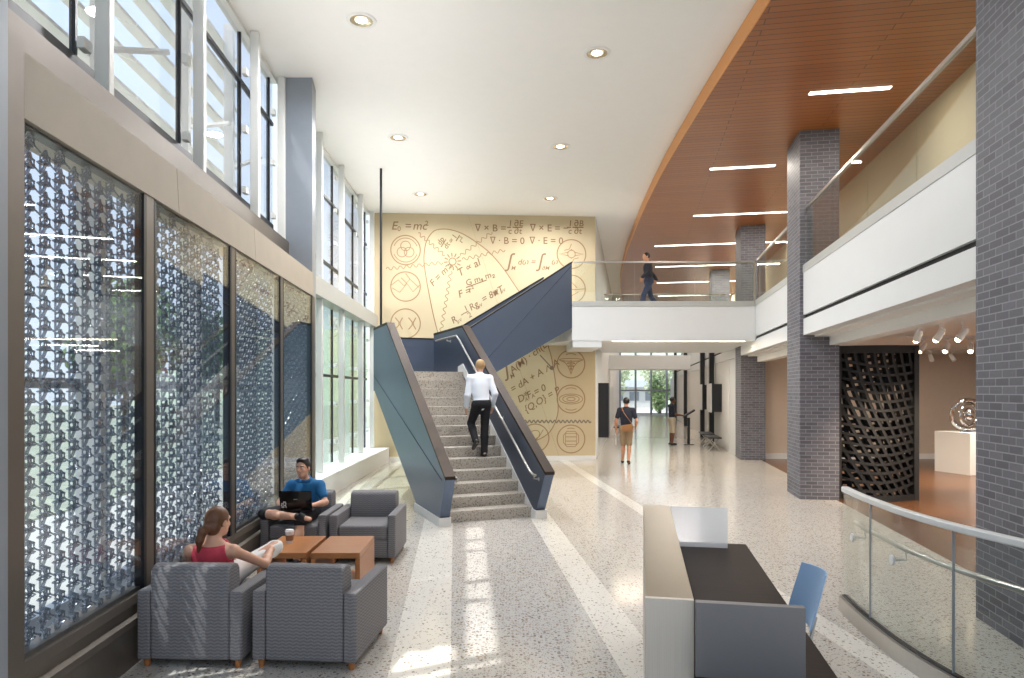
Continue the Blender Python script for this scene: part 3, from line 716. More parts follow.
obj('wall', MB().box(0,13,0,5,0,2.6), M['white'], bb); obj('roof', MB().slab([(-.5,2.6),(2.5,3.5),(5.5,2.6)], lambda y,z,t: (t,y,z), -.5, 13.5), M['curb'], bb)
for k in range(6): obj('window', MB().box(.8+k*2.0,2.0+k*2.0,-.04,.0,.9,2.0), M['alu_grey'], bb)
# ================================================================== STAIRCASE
stc = thing('staircase', 'terrazzo staircase with navy metal balustrades turning at a landing up to the bridge', 'staircase', (0,0,0), TH)
# local frame: x = v (across), y = u (up the lower flight)
RISE, RUN, NR = 2.394/14, .27, 14; U0 = 9.95; ZL = 2.394; VI0, VI1 = 2.95, 4.36
for i in range(NR-1):
    z = RISE*(i+1); u = U0+RUN*i
    obj('step', MB().slab([(u,z-RISE+.0),(u-.022,z-.012),(u-.02,z),(u+RUN+.02,z),(u+RUN+.02,z-RISE-.10),(u+.06,z-RISE-.10 if i else 0)], lambda y,zz,t: (t,y,zz), VI0, VI1), M['tread'], stc)
UL = U0+RUN*(NR-1)
UF = 17.2; UN = 15.65
obj('landing', MB().prism([(VI0,UL-.02),(VI1,UL-.02),(VI1,UN),(4.95,UN),(4.95,UF-.02),(3.68,UF-.02),(VI0,14.93)], ZL-.30, ZL), M['tread'], stc)
V0 = 4.95; R2 = (ZU-ZL)/11; RUN2 = .282
for i in range(11):
    z = ZL+R2*(i+1); v = V0+RUN2*i; v1 = v+RUN2+.02 if i < 10 else 8.0
    obj('step', MB().slab([(v,z-R2),(v-.022,z-.012),(v-.02,z),(v1,z),(v1,z-R2-.12),(v+.05,z-R2-.12)], lambda x,zz,t: (x,t,zz), UN+.12, UF-.12), M['tread'], stc)
obj('nosing', MB().box(0,0,0,0,0,0), M['white'], stc) if False else None
TOPZ = 3.32; SLP = .633
def bal(name, prof, fn, t0, t1, lab=None):
    return obj(name, MB().slab(prof, fn, t0, t1), M['navy'], stc, lab)
FX = lambda y,z,t: (t,y,z)
FY = lambda x,z,t: (x,t,z)
U1, Z1 = 9.45, .72; UK = U1+(TOPZ-Z1)/SLP
# left lower balustrade (stops short of the façade), right lower balustrade (runs on to the upper flight)
LBp = [(9.72,.13),(11.15,.13),(14.95,2.06),(14.95,TOPZ),(UK,TOPZ),(U1,Z1)]
RBp = [(9.78,.13),(11.15,.13),(14.2,1.92),(UN+.12,1.92),(UN+.12,TOPZ),(UK,TOPZ),(U1,Z1)]
bal('balustrade_panel', LBp, FX, 2.78, 2.93, 'navy balustrade panel facing the windows'); bal('balustrade_panel', RBp, FX, 4.36, 4.51)
ct = .05
def cap(path, v0, v1, name='balustrade_cap'):
    lo = path; up = [(u,z+ct) for u,z in path]
    obj(name, MB().slab(lo+up[::-1], FX, v0-.004, v1+.004), M['cap'], stc)
cap([(U1-.02,Z1),(UK,TOPZ),(14.95,TOPZ)], 2.78, 2.93); cap([(U1-.02,Z1),(UK,TOPZ),(UN+.12,TOPZ)], 4.36, 4.51)
# upper flight: near and far balustrades rising across
S2 = (5.28-TOPZ)/(7.98-4.95)
NBp = [(4.54,1.98),(5.05,1.98),(7.98,3.62),(7.98,5.28),(4.95,TOPZ),(4.54,TOPZ)]
bal('balustrade_panel', NBp, FY, UN, UN+.12, 'charcoal balustrade panel of the upper flight'); 
FBp = [(3.70,2.0),(5.05,2.0),(7.84,3.6),(7.84,5.10),(4.90,TOPZ),(3.70,TOPZ)]
bal('balustrade_panel', FBp, FY, UF-.12, UF)
for pth, t0 in (([(4.40,TOPZ),(4.95,TOPZ),(7.98,5.28)], UN), ([(3.70,TOPZ),(4.90,TOPZ),(7.84,5.10)], UF-.12)):
    obj('balustrade_cap', MB().slab(pth+[(x,z+.04) for x,z in pth[::-1]], FY, t0-.012, t0+.132), M['black'], stc)
# chamfered back of the landing
bk = MB().prism([(2.78,14.95),(2.93,14.90),(3.80,17.08),(3.68,17.2)], 2.0, TOPZ+.03); obj('balustrade_panel', bk, M['navy'], stc)
# panel joints: thin raised seams following the photo's creases
def seam(p, q, x):
    d = .004; mb = MB(); mb.tube([(x,p[0],p[1]),(x,q[0],q[1])], .007, 5); obj('panel_seam', mb, M['navy_line'], stc)
seam((9.62,.70),(14.94,2.35), 2.779)
sm = MB().tube([(4.98,UN-.001,2.05),(7.96,UN-.001,5.20)], .007, 5); obj('panel_seam', sm, M['navy_line'], stc)
# soffits under both flights and white plinths, white skirting beside the treads
obj('soffit', MB().slab([(11.1,.14),(14.0,1.98),(14.9,1.98),(14.9,2.09),(13.9,2.09),(11.1,.30)], FX, 2.96, 4.35), M['white'], stc)
obj('soffit', MB().slab([(4.6,2.0),(5.06,2.0),(7.97,3.64),(7.97,3.72),(5.0,2.09),(4.6,2.09)], FY, UN+.125, UF-.125), M['navy'], stc)
obj('plinth', MB().box(2.76,2.95,9.70,11.2,0,.13), M['white'], stc); obj('plinth', MB().box(4.34,4.53,9.74,11.2,0,.13), M['white'], stc)
def skirt(x0, x1):
    p = [(9.88,.13)]+[(10.0,.20),(UL+.02,ZL+.17),(UL+.35,ZL+.12),(UL+.35,ZL),(UL,ZL-.05),(10.1,.0),(9.88,0)]
    obj('skirting', MB().slab(p, FX, x0, x1), M['white'], stc)
skirt(4.345,4.361); skirt(2.949,2.965)
# handrail on the inner faces
hr = [(4.28,9.62,.70),(4.28,9.72,.70)]+[(4.28,u,.70+(u-9.78)*SLP) for u in (9.85,10.5,11.5,12.5,13.5)]+[(4.28,13.72,3.16),(4.28,15.3,3.16)]
obj('handrail', MB().tube(hr, .020, 10), M['steel'], stc, smooth=50)
hl = [(3.03,9.62,.70),(3.03,9.72,.70)]+[(3.03,u,.70+(u-9.78)*SLP) for u in (9.85,10.5,11.5,12.5,13.5)]+[(3.03,13.72,3.16),(3.03,14.5,3.16)]
obj('handrail', MB().tube(hl, .020, 10), M['steel'], stc, smooth=50)
for (x, xw) in ((4.28,4.36),(3.03,2.95)):
    for u, z in ((9.68,.70),(11.2,1.60),(12.6,2.486),(14.4,3.16)):
        obj('rail_bracket', MB().tube([(x,u,z),(x,u,z-.06),(xw,u,z-.07)], .011, 6).lathe([(.03,-.004),(.03,.004)], 12, (xw,u,z-.07), Matrix.Rotation(pi/2,3,'Y')), M['steel'], stc)
# hanger rod at the landing corner
p = Vector((-2.975,15.5,0))
hrod = tag(obj('hanger_rod', MB().tube([(0,0,ZL+.003),(0,0,ZC-.001)], .028, 8).lathe([(.06,0),(.06,.02)], 12, (0,0,ZL+.003)), M['black'], smooth=40), 'thin dark steel rod hanging the stair landing from the ceiling', 'rod'); hrod.location = (p.x,p.y,0)
# ================================================================== GLASS GUARDS
# bridge front guard
gb = thing('glass_balustrade', 'glass balustrade with slim steel rail along the bridge front', 'railing', (1.60,17.53,4.30)); LX = WP(3.16,17.53)[0]-1.60
obj('top_rail', MB().box(-.02,LX,-.025,.025,.99,1.03), M['steel'], gb)
npan = 3
for k in range(npan): obj('glass_panel', MB().box(k*LX/npan+.008,(k+1)*LX/npan-.008,-.008,.008,0,.99), M['guard_glass'], gb)
obj('end_post', MB().box(LX-.03,LX+.01,-.02,.02,0,.99), M['steel'], gb)
gf = thing('glass_balustrade', 'far glass balustrade at the back of the bridge, rail seen low through the front glass', 'railing', (*WP(A_L+.1,23.2),ZU-.03)); LX2 = WP(3.2,23.2)[0]-WP(A_L+.1,23.2)[0]
obj('top_rail', MB().box(0,LX2,-.025,.025,1.04,1.08), M['steel'], gf)
for k in range(5): obj('glass_panel', MB().box(k*LX2/5+.008,(k+1)*LX2/5-.008,-.008,.008,0,1.04), M['guard_glass'], gf)
for (y0, y1), lab in zip([(6.1,12.55),(13.7,17.5)], ['long glass balustrade on the balcony between the two nearest brick pillars','short glass balustrade between the brick pillar and the bridge corner']):
    r = thing('glass_balustrade', lab, 'railing', (*WP(3.22,y0),4.32), ANG_W); L = (y1-y0)/cos(ANG_W)
    obj('top_rail', MB().box(-.025,.025,0,L,1.03,1.075), M['steel'], r); n = max(2, round(L/1.55))
    for k in range(n): obj('glass_panel', MB().box(-.008,.008,k*L/n+.008,(k+1)*L/n-.008,0,1.03), M['guard_glass'], r)
# foreground guard rail with its curve
GP = smooth([(3.04,6.24),(2.95,5.72),(2.89,5.05),(2.91,4.5),(2.98,4.1),(3.10,3.6),(3.3,3.0)], 5)
gr = thing('glass_guardrail', 'curved glass guardrail with white top rail and steel base, in front of the brick pillar', 'railing', (0,0,0))
def wall_along(P, off0, off1, z0, z1):
    mb = MB(); vs = []; n = len(P)
    for i, p in enumerate(P):
        a = Vector(P[max(i-1,0)]); b = Vector(P[min(i+1,n-1)]); t = (b-a).normalized(); nn = Vector((-t.y,t.x))
        for o in (off0,off1):
            for z in (z0,z1): q = Vector(p)+nn*o; vs.append((q.x,q.y,z))
    fs = []
    for i in range(n-1):
        a, b = 4*i, 4*(i+1); fs += [(a,b,b+1,a+1),(a+2,a+3,b+3,b+2),(a+1,b+1,b+3,a+3),(a,a+2,b+2,b)]
    fs += [(0,1,3,2),(4*n-4,4*n-2,4*n-1,4*n-3)]; return mb.add(vs, fs)
obj('base_shoe', wall_along(GP,-.05,.05,0,.13), M['steel'], gr); obj('base_cover', wall_along(GP,-.02,.02,.13,.142), M['black'], gr)
cuts = [0,6,15,24,len(GP)-1]
for a, b in zip(cuts[:-1], cuts[1:]):
    obj('glass_panel', wall_along(GP[a:b+1],-.008,.008,.142,1.08), M['guard_glass'], gr)
    q = GP[b]; obj('panel_edge', MB().box(q[0]-.007,q[0]+.007,q[1]-.005,q[1]+.005,.142,1.08), M['alu_grey'], gr)
obj('top_rail', wall_along(GP,-.032,.032,1.08,1.13), M['alu'], gr, bevel=.012)
hp = []
for i, p in enumerate(GP):
    a = Vector(GP[max(i-1,0)]); b = Vector(GP[min(i+1,len(GP)-1)]); t = (b-a).normalized(); nn = Vector((-t.y,t.x)); q = Vector(p)+nn*.09; hp.append((q.x,q.y,.80))
obj('handrail', MB().tube(hp, .021, 10), M['steel'], gr, smooth=50)
for i in (3,9,28):
    p = Vector(GP[i]); q = Vector(hp[i][:2]); d = (q-p).normalized()
    rot = Matrix.Rotation(atan2(d.y,d.x),3,'Z') @ Matrix.Rotation(pi/2,3,'Y')
    k = MB().lathe([(.035,-.022),(.038,-.018),(.038,-.009),(.036,-.008)], 18, (p.x,p.y,.72), rot).tube([(p.x+d.x*.008,p.y+d.y*.008,.72),(q.x,q.y,.72),(q.x,q.y,.785)], .009, 6)
    obj('rail_bracket', k, M['alu'], gr, smooth=40)
# ================================================================== LOUNGE FURNITURE
def club_chair(name, lab, group):
    """width 0.78 (x), depth 0.76 (y), faces +y; origin at the middle of its footprint"""
    t = thing(name, lab, 'armchair', (0,0,0), 0, group); D = .42; Wd = .385
    for s in (-1,1):
        obj('armrest', MB().box(*sorted((s*Wd,s*(Wd-.095))),-D,D,.06,.56), M['fabric'], t, bevel=.018, segs=3)
    prof = [(-D+.005,.06),(-D+.005,.695),(-D+.03,.735),(-D+.085,.745),(-D+.175,.725),(-D+.20,.69),(-D+.23,.40),(-D+.23,.06)]
    obj('backrest', MB().slab(prof, lambda y,z,x: (x,y,z), -.288, .288), M['fabric'], t, bevel=.02, segs=3)
    obj('seat', MB().box(-.286,.286,-D+.235,D-.005,.27,.435), M['fabric'], t, bevel=.03, segs=3)
    obj('front_panel', MB().box(-.286,.286,-D+.24,D-.02,.06,.268), M['fabric'], t, bevel=.01)
    for sx in (-1,1):
        for sy in (-1,1):
            obj('leg', MB().lathe([(.020,0),(.026,.06)], 14, (sx*.335,sy*.365,0)), M['leg_wood'], t, smooth=40)
    return t
GC = 'grey club chairs of the lounge'
RL = math.atan(KL)
c0 = club_chair('club_chair', 'grey club chair with its back to us, the seated woman\'s, by the glass screens', GC)
c0.location = (-2.31,5.33,0); c0.rotation_euler = (0,0,radians(-2))
dup(c0, (-1.455,5.30,0), radians(-5), 'empty grey club chair with its back to us, right beside the woman\'s chair')
dup(c0, (-2.545,8.35,0), pi, 'grey club chair the man with the laptop sits in')
dup(c0, (-1.735,8.33,0), pi, 'empty grey club chair facing us, close to the stairs')
def side_table(lab):
    t = thing('side_table', lab, 'table', (0,0,0), 0, 'orange wood side tables'); w, d, h = .235, .385, .45
    obj('tabletop', MB().box(-w,w,-d,d,h-.055,h), M['table_wood'], t, bevel=.006)
    for s in (-1,1): obj('side_panel', MB().box(*sorted((s*w,s*(w-.045))),-d,d,0,h-.056), M['table_wood'], t, bevel=.005)
    obj('shelf', MB().box(-w+.046,w-.046,-d+.02,d-.02,.06,.09), M['table_wood'], t, bevel=.004)
    return t
t0 = side_table('orange wood side table holding the coffee cup'); t0.location = (-2.215,6.92,0); t0.rotation_euler = (0,0,RL*.3)
dup(t0, (-1.70,6.92,0), RL*.3, 'empty orange wood side table, nearer the stairs')
cup = thing('coffee_cup', 'paper coffee cup with white lid on the orange side table', 'cup', (-2.27,6.97,.45))
obj('body', MB().lathe([(.030,0),(.043,.115)], 24), M['white'], cup, smooth=40)
obj('sleeve', MB().lathe([(.0355,.026),(.0425,.082)], 24), plain('brown_card_sleeve', lin(150,112,82), .8), cup, smooth=40)
obj('lid', MB().lathe([(.045,.113),(.046,.122),(.041,.126),(.040,.136),(.034,.137),(.001,.134)], 24), M['white'], cup, smooth=40)
# ================================================================== RECEPTION DESK
# wing frame: local x across, local y down the desk; counter top near-left corner stands at (0.60,3.10)
DKR = -math.atan(.188); dk = thing('reception_desk', 'reception desk with brushed steel ledge, dark worktop and blue grey end panel', 'desk', (.605,3.10,0), DKR)
DL = 2.52
obj('counter_top', MB().box(0,.213,0,DL,1.035,1.07), M['ledge_steel'], dk, 'steel ledge with dark reflections in its colour', bevel=.002)
obj('end_face', MB().box(0,.213,-.03,0,0,1.07), M['brushed'], dk, bevel=.002); obj('front_face', MB().box(0,.03,0,DL,0,1.034), M['brushed'], dk)
obj('back_face', MB().box(.19,.213,.0,DL,0,1.034), M['brushed'], dk); obj('far_end_face', MB().box(.031,.189,DL-.03,DL,0,1.034), M['brushed'], dk)
obj('worktop', MB().box(.214,.825,-1.0,DL+.15,.715,.75), M['dark_wood'], dk, 'dark brown worktop', bevel=.003)
obj('end_panel', MB().box(.216,.67,-.075,-.03,.0,1.075), M['panel_grey'], dk, 'blue grey end panel', bevel=.003)
obj('frosted_panel', MB().box(.214,.66,DL-.03,DL-.018,.75,1.07), M['frosted'], dk, 'frosted glass panel')
obj('support_leg', MB().box(.74,.79,DL-.06,DL,0,.714), M['black'], dk); obj('support_leg', MB().box(.74,.79,-.95,-.9,0,.714), M['black'], dk); obj('support_leg', MB().box(.24,.29,-.95,-.9,0,.714), M['black'], dk)
obj('modesty_panel', MB().box(.216,.236,.0,DL-.04,.10,.714), M['panel_grey'], dk)
dc = thing('desk_chair', 'light blue plastic chair tucked behind the reception desk', 'chair', (1.62,4.36,0), radians(90))
def curved_back():
    mb = MB(); n = 10; m = 10; vs = []; 
    for side in (0,1):
        for j in range(m+1):
            z = .52+.345*j/m
            for i in range(n+1):
                x = -.18+.36*i/n; wsc = 1-.10*abs(j/m-.35); y = -.20-.055*(1-(x/.18)**2)-.10*(j/m)-side*.012
                vs.append((x*wsc,y,z))
    N = (n+1)*(m+1); fs = []
    for j in range(m):
        for i in range(n):
            a = j*(n+1)+i; fs += [(a,a+1,a+n+2,a+n+1),(N+a,N+a+n+1,N+a+n+2,N+a+1)]
    ring = [i for i in range(n+1)]+[j*(n+1)+n for j in range(1,m+1)]+[m*(n+1)+i for i in range(n-1,-1,-1)]+[j*(n+1) for j in range(m-1,0,-1)]
    for a, b in zip(ring, ring[1:]+ring[:1]): fs.append((a,N+a,N+b,b))
    return mb.add(vs, fs)
obj('backrest', curved_back(), M['blue'], dc, smooth=50)
obj('seat', MB().slab([(-.21,.475),(-.19,.445),(.16,.44),(.21,.42),(.21,.432),(.16,.455),(-.18,.46),(-.20,.485)], lambda y,z,x: (x,y,z), -.21,.21), M['blue'], dc, bevel=.008)
obj('back_post', MB().tube([(-.12,-.14,.43),(-.12,-.235,.46),(-.12,-.268,.60)], .010, 8).tube([(.12,-.14,.43),(.12,-.235,.46),(.12,-.268,.60)], .010, 8), M['steel'], dc, smooth=50)
for sx in (-1,1):
    for sy in (-1,1): obj('leg', MB().tube([(sx*.15,sy*.13,.445),(sx*.20,sy*.20,0)], .011, 8), M['steel'], dc, smooth=50)
# ================================================================== GALLERY
ls = thing('lattice_screen', 'black curved lattice screen standing at the gallery opening beside the brick pillar', 'sculpture', (6.09,12.72,0), radians(-7))
LW, LH = 1.33, 2.84
def LS(s, z, off=0.0):
    bulge = .30*sin(pi*min(max(s/LW,0),1))*(.35+.65*(1-z/LH)); return (s, -bulge+off, z)
for zc in ((0,.10),(2.70,LH)):
    mb = MB(); n = 14
    fr = [LS(LW*i/n, (zc[0]+zc[1])/2) for i in range(n+1)]; vs = []
    for p in fr: vs += [(p[0],p[1]-.03,zc[0]),(p[0],p[1]+.16,zc[0]),(p[0],p[1]-.03,zc[1]),(p[0],p[1]+.16,zc[1])]
    fs = []
    for i in range(n): a, b = 4*i, 4*i+4; fs += [(a,b,b+2,a+2),(a+1,a+3,b+3,b+1),(a+2,b+2,b+3,a+3),(a,a+1,b+1,b)]
    fs += [(0,2,3,1),(4*n,4*n+1,4*n+3,4*n+2)]
    obj('frame_rail', mb.add(vs, fs), M['black_matt'], ls)
obj('frame_post', MB().box(-.05,.03,-.06,.30,0,LH), M['black_matt'], ls); obj('frame_post', MB().box(LW-.03,LW+.05,-.06,.30,0,LH), M['black_matt'], ls)
def rib(pts2, off, wd, dp):
    mb = MB(); vs = []; n = len(pts2)
    for i, (s, z) in enumerate(pts2):
        a = Vector(pts2[max(i-1,0)]); b = Vector(pts2[min(i+1,n-1)]); t = (b-a).normalized(); nn = Vector((-t.y,t.x))*wd/2
        for sg in (-1,1):
            p = LS(s+nn.x*sg, z+nn.y*sg, off); vs += [p, (p[0],p[1]+dp,p[2])]
    fs = []
    for i in range(n-1): a, b = 4*i, 4*i+4; fs += [(a,b,b+2,a+2),(a+1,a+3,b+3,b+1),(a+2,b+2,b+3,a+3),(a,a+1,b+1,b)]
    fs += [(0,2,3,1),(4*n-4,4*n-3,4*n-1,4*n-2)]; return mb.add(vs, fs)
for k in range(15):
    z0 = .22+k*.17; pts = [(LW*i/12, min(LH-.1, max(.08, z0-.10*sin(pi*i/12)+(.10-.014*k)*(i/12)))) for i in range(13)]
    obj('cross_rib', rib(pts,0,.045,.17), M['black_matt'], ls)
for k in range(-5,9):
    pts = []
    for i in range(15):
        z = .08+(LH-.18)*i/14; s = .16*k+.10+1.15*(1-z/LH)**1.6
        if 0.01 < s < LW-.01: pts.append((s,z))
    if len(pts) > 2: obj('sweep_rib', rib(pts,.01,.05,.16), M['black_matt'], ls)
for k in range(21):
    z0 = .14+k*.125
    if 10 < k < 15: continue
    pts = [(LW*i/10, min(LH-.1, max(.08, z0+.16*(i/10)))) for i in range(11)]
    obj('back_slat', rib(pts,.24,.075,.02), M['black_matt'], ls)
for k in range(10):
    pts = [(.10+.14*k-.10*(i/6), .08+(LH-.18)*i/6) for i in range(7)]; pts = [p for p in pts if .01 < p[0] < LW-.01]
    if k in (2,4): continue
    if len(pts) > 2: obj('back_slat', rib(pts,.27,.075,.02), M['black_matt'], ls)
pd = tag(obj('pedestal', MB().box(-.5,.5,-.5,.5,0,1.0), M['white'], bevel=.004), 'white box pedestal in the gallery carrying the chrome sculpture', 'pedestal'); pd.location = (11.2,16.75,0); pd.rotation_euler = (0,0,radians(14))
sp = thing('chrome_sculpture', 'polished chrome ring sculpture on the white pedestal', 'sculpture', (11.2,16.75,1.0), radians(-20))
obj('base_foot', MB().lathe([(.18,0),(.16,.02),(.05,.05),(.04,.10)], 24), M['chrome'], sp, smooth=50)
rg = MB(); rg.tube([(.36*cos(a),.05*sin(2*a),  .42+.36*sin(a)) for a in [2*pi*k/40 for k in range(40)]], .055, 12, closed=True); obj('outer_ring', rg, M['chrome'], sp, smooth=80)
rg = MB(); rg.tube([(.27*cos(a)*.8,.27*cos(a)*.6,.43+.27*sin(a)) for a in [2*pi*k/36 for k in range(36)]], .035, 10, closed=True); obj('inner_ring', rg, M['chrome'], sp, smooth=80)
obj('core', MB().ball((0,0,.43),(.13,.11,.17),20,14), M['chrome'], sp, smooth=80)
TK = [(6.25,10.5),(6.52,10.4),(6.80,10.3),(8.12,13.5),(8.60,13.5),(9.07,13.5),(10.8,17.6),(11.35,17.6)]
TL = ['track spotlight nearest the lattice screen','second track spotlight from the lattice screen, front track','third track spotlight of the front track, nearest us','first lamp of the middle gallery track','second lamp of the middle gallery track','third lamp of the middle gallery track, above the sculpture','unlit white spotlight pointing at the gallery end wall, left one','unlit white spotlight pointing at the gallery end wall, right one']
for i, ((x, y), lab) in enumerate(zip(TK, TL)):
    t = thing('track_spotlight', lab, 'spotlight', (x,y,3.053), .5*i, 'gallery track lights')
    obj('canopy', MB().box(-.05,.05,-.02,.02,-.05,0), M['white'], t); obj('stem', MB().tube([(0,0,-.05),(0,0,-.14)], .01, 6), M['white'], t)
    Rm = Matrix.Rotation(radians(35),3,'X'); obj('lamp_head', MB().lathe([(.035,-.10),(.05,-.04),(.055,.10),(.048,.10)], 16, (0,0,-.19), Rm @ Matrix.Rotation(pi,3,'X')), M['white'], t, smooth=40)
    if i < 6: obj('bulb', MB().ball(Vector((0,0,-.19))+Rm @ Vector((0,0,-.10)), .042, 12, 8), M['spot_lamp'], t)
    if i < 6:
        l = bpy.data.lights.new('spotlight_lamp','SPOT'); l.energy = 110; l.spot_size = radians(70); l.spot_blend = .6; l.color = (1,.80,.58); l.shadow_soft_size = .05
        o = bpy.data.objects.new('spotlight_lamp', l); COL.objects.link(o); o.parent = t; o.location = (0,.06,-.36); o.rotation_euler = (radians(40),0,-.5*i+radians(-20))
for y, x0, x1, lab in ((10.40,6.0,7.1,'front gallery lighting track on the ceiling'),(13.5,7.8,9.5,'middle gallery lighting track on the ceiling'),(17.6,10.4,11.8,'rear gallery lighting track on the ceiling')):
    tag(obj('lighting_track', MB().box(x0,x1,y-.02,y+.02,3.055,3.079), M['white']), lab, 'track')
for x, y in ((8.5,9.0),(11.0,15),(12.5,8)): area('gallery_fill_light', (x,y,3.04), .6, 120, 0, (1,.90,.78))  # added fill lights with no fitting, brightening the gallery
# ================================================================== CORRIDOR
def wall_display(Y, z0, z1, L, lab):
    t = thing('wall_display', lab, 'display', (*WP(3.2,Y),0), ANG_W, 'display cases on the corridor wall')
    obj('case', MB().box(-.34,-.001,0,L,z0,z1), M['black'], t, bevel=.006); obj('front_panel', MB().box(-.365,-.341,.03,L-.0,z0-.02,z1+.02), M['white'], t)
wall_display(24.3,1.25,2.25,1.5,'white fronted display case on the right corridor wall, nearer one'); wall_display(27.6,1.25,2.25,1.3,'white fronted display case on the right corridor wall, farther one')
bx = thing('wall_display', 'tall black display case on the left corridor wall', 'display', (*WP(A_L,21.3),0), ANG_W, 'display cases on the corridor wall')
obj('case', MB().box(.001,.32,0,1.0,.55,2.25), M['black'], bx, bevel=.006); obj('front_panel', MB().box(.02,.30,1.001,6.5,.75,2.15), M['curb'], bx)
def bench(x, y, lab, rot=ANG_W, L=1.5):
    t = thing('bench', lab, 'bench', (x,y,0), rot, 'slim steel benches of the corridor')
    obj('seat', MB().box(-.22,.22,0,L,.42,.46), M['black'], t, bevel=.006)
    for yy in (.15,L-.15):
        obj('leg', MB().tube([(-.18,yy,0),(.14,yy,.42)], .018, 6), M['steel'], t); obj('leg', MB().tube([(.18,yy,0),(-.14,yy,.42)], .018, 6), M['steel'], t)
bench(*WP(2.75,22.6),'steel bench on the right of the corridor, nearest one'); bench(*WP(2.75,24.45),'steel bench on the right of the corridor, second one'); bench(*WP(A_L+.5,29),'steel bench against the left corridor wall',L=2.0)
ki = thing('kiosk', 'slim dark kiosk the standing man in shorts is using', 'kiosk', (*WP(2.12,25.55),0), ANG_W)
obj('base_plate', MB().box(-.18,.18,-.18,.18,0,.02), M['black'], ki); obj('post', MB().box(-.05,.05,-.05,.05,.02,1.0), M['black'], ki)
obj('screen', MB().slab([(-.20,1.0),(-.20,1.06),(.20,1.32),(.22,1.26)], lambda x,z,y: (x,y,z), -.24,.24), M['black'], ki, bevel=.006)
# ================================================================== PEOPLE
# smooth implicit bodies meshed with surface nets
A3 = lambda p: np.array(p, float)
def cone(a, b, ra, rb): return ('c', A3(a), A3(b), ra, rb)
def ell(c, r, R=None): return ('e', A3(c), A3(r), np.eye(3) if R is None else np.array(R))
def sd(pr, P):
    if pr[0] == 'c':
        _, a, b, ra, rb = pr; ab = b-a; L = ab@ab+1e-12
        t = np.clip(((P-a)@ab)/L, 0, 1); return np.linalg.norm(P-a-t[...,None]*ab, axis=-1)-(ra+(rb-ra)*t)
    _, c, r, R = pr; q = (P-c)@R; k0 = np.linalg.norm(q/r, axis=-1); k1 = np.linalg.norm(q/(r*r), axis=-1)+1e-9
    return k0*(k0-1)/k1
def bounds(pr):
    if pr[0] == 'c':
        r = max(pr[3], pr[4]); return np.minimum(pr[1],pr[2])-r, np.maximum(pr[1],pr[2])+r
    r = pr[2].max(); return pr[1]-r, pr[1]+r
def sdf_mesh(prims, res, cuts=()):
    """prims: list of (primitive, blend) or (primitive, blend, 'sub'); cuts: half spaces (point, normal) removed on the normal's side"""
    B = [bounds(p[0]) for p in prims if len(p) < 3]; lo = np.min([b[0] for b in B],0)-3*res; hi = np.max([b[1] for b in B],0)+3*res
    n = np.ceil((hi-lo)/res).astype(int)+1; D = np.full(n, 1.0)
    ax = [lo[i]+res*np.arange(n[i]) for i in range(3)]
    for pr in prims:
        p, k = pr[0], pr[1]; b0, b1 = bounds(p); mg = .06+k
        i0 = np.maximum(np.floor((b0-mg-lo)/res).astype(int),0); i1 = np.minimum(np.ceil((b1+mg-lo)/res).astype(int)+1, n)
        if (i1 <= i0).any(): continue
        sl = tuple(slice(i0[i],i1[i]) for i in range(3))
        P = np.stack(np.meshgrid(ax[0][sl[0]],ax[1][sl[1]],ax[2][sl[2]],indexing='ij'),-1)
        d = sd(p, P); e = D[sl]
        if len(pr) > 2:
            h = np.clip(.5-.5*(e+d)/k,0,1); D[sl] = e*(1-h)-d*h+k*h*(1-h)
        else:
            h = np.clip(.5+.5*(e-d)/k,0,1); D[sl] = e*(1-h)+d*h-k*h*(1-h)
    if cuts:
        P = np.stack(np.meshgrid(*ax,indexing='ij'),-1)
        for c, nn in cuts:
            nn = A3(nn)/np.linalg.norm(nn); D = np.maximum(D, (P-A3(c))@nn)
    D[0]=D[-1]=1; D[:,0]=D[:,-1]=1; D[:,:,0]=D[:,:,-1]=1
    s = D < 0; m = np.array(n)-1
    cnt = np.zeros(m); acc = np.zeros((*m,3))
    corners = [(i,j,k) for i in (0,1) for j in (0,1) for k in (0,1)]
    def cs(arr, c): return arr[c[0]:m[0]+c[0], c[1]:m[1]+c[1], c[2]:m[2]+c[2]]
    for a in corners:
        for axis in range(3):
            if a[axis]: continue
            b = list(a); b[axis] = 1; b = tuple(b)
            da, db = cs(D,a), cs(D,b); x = (da < 0) != (db < 0)
            t = np.where(x, da/np.where(x, da-db, 1), 0); cnt += x
            for q in range(3): acc[...,q] += x*(a[q]+(t if q == axis else 0))
    act = cnt > 0; idx = -np.ones(m,int); ids = np.argwhere(act); idx[act] = np.arange(len(ids))
    V = lo+res*(ids+acc[act]/cnt[act][:,None]); F = []
    for axis in range(3):
        o1, o2 = [(1,2),(2,0),(0,1)][axis]
        e1 = [0]*3; e1[axis] = 1
        da = s[tuple(slice(0, -1 if q == axis else None) for q in range(3))]; db = s[tuple(slice(1 if q == axis else 0, None) for q in range(3))]
        E = np.argwhere(da != db); E = E[(E[:,o1] > 0)&(E[:,o2] > 0)&(E[:,o1] < m[o1])&(E[:,o2] < m[o2])]
        ins = da[tuple(E.T)]
        def at(d1, d2):
            q = E.copy(); q[:,o1] -= d1; q[:,o2] -= d2; return idx[tuple(q.T)]
        f = np.stack([at(1,1),at(0,1),at(0,0),at(1,0)],1); f[~ins] = f[~ins][:,::-1]; F.append(f)
    return V, np.concatenate(F)
def sobj2(name, prims, res, m, parent, cuts=(), label=None):
    V, F = sdf_mesh(prims, res, cuts); me = bpy.data.meshes.new(name); me.from_pydata(V.tolist(), [], F.tolist()); me.update()
    for p in me.polygons: p.use_smooth = True
    o = link(name, me, m, parent, uv=False)
    if label: o['label'] = label
    return o
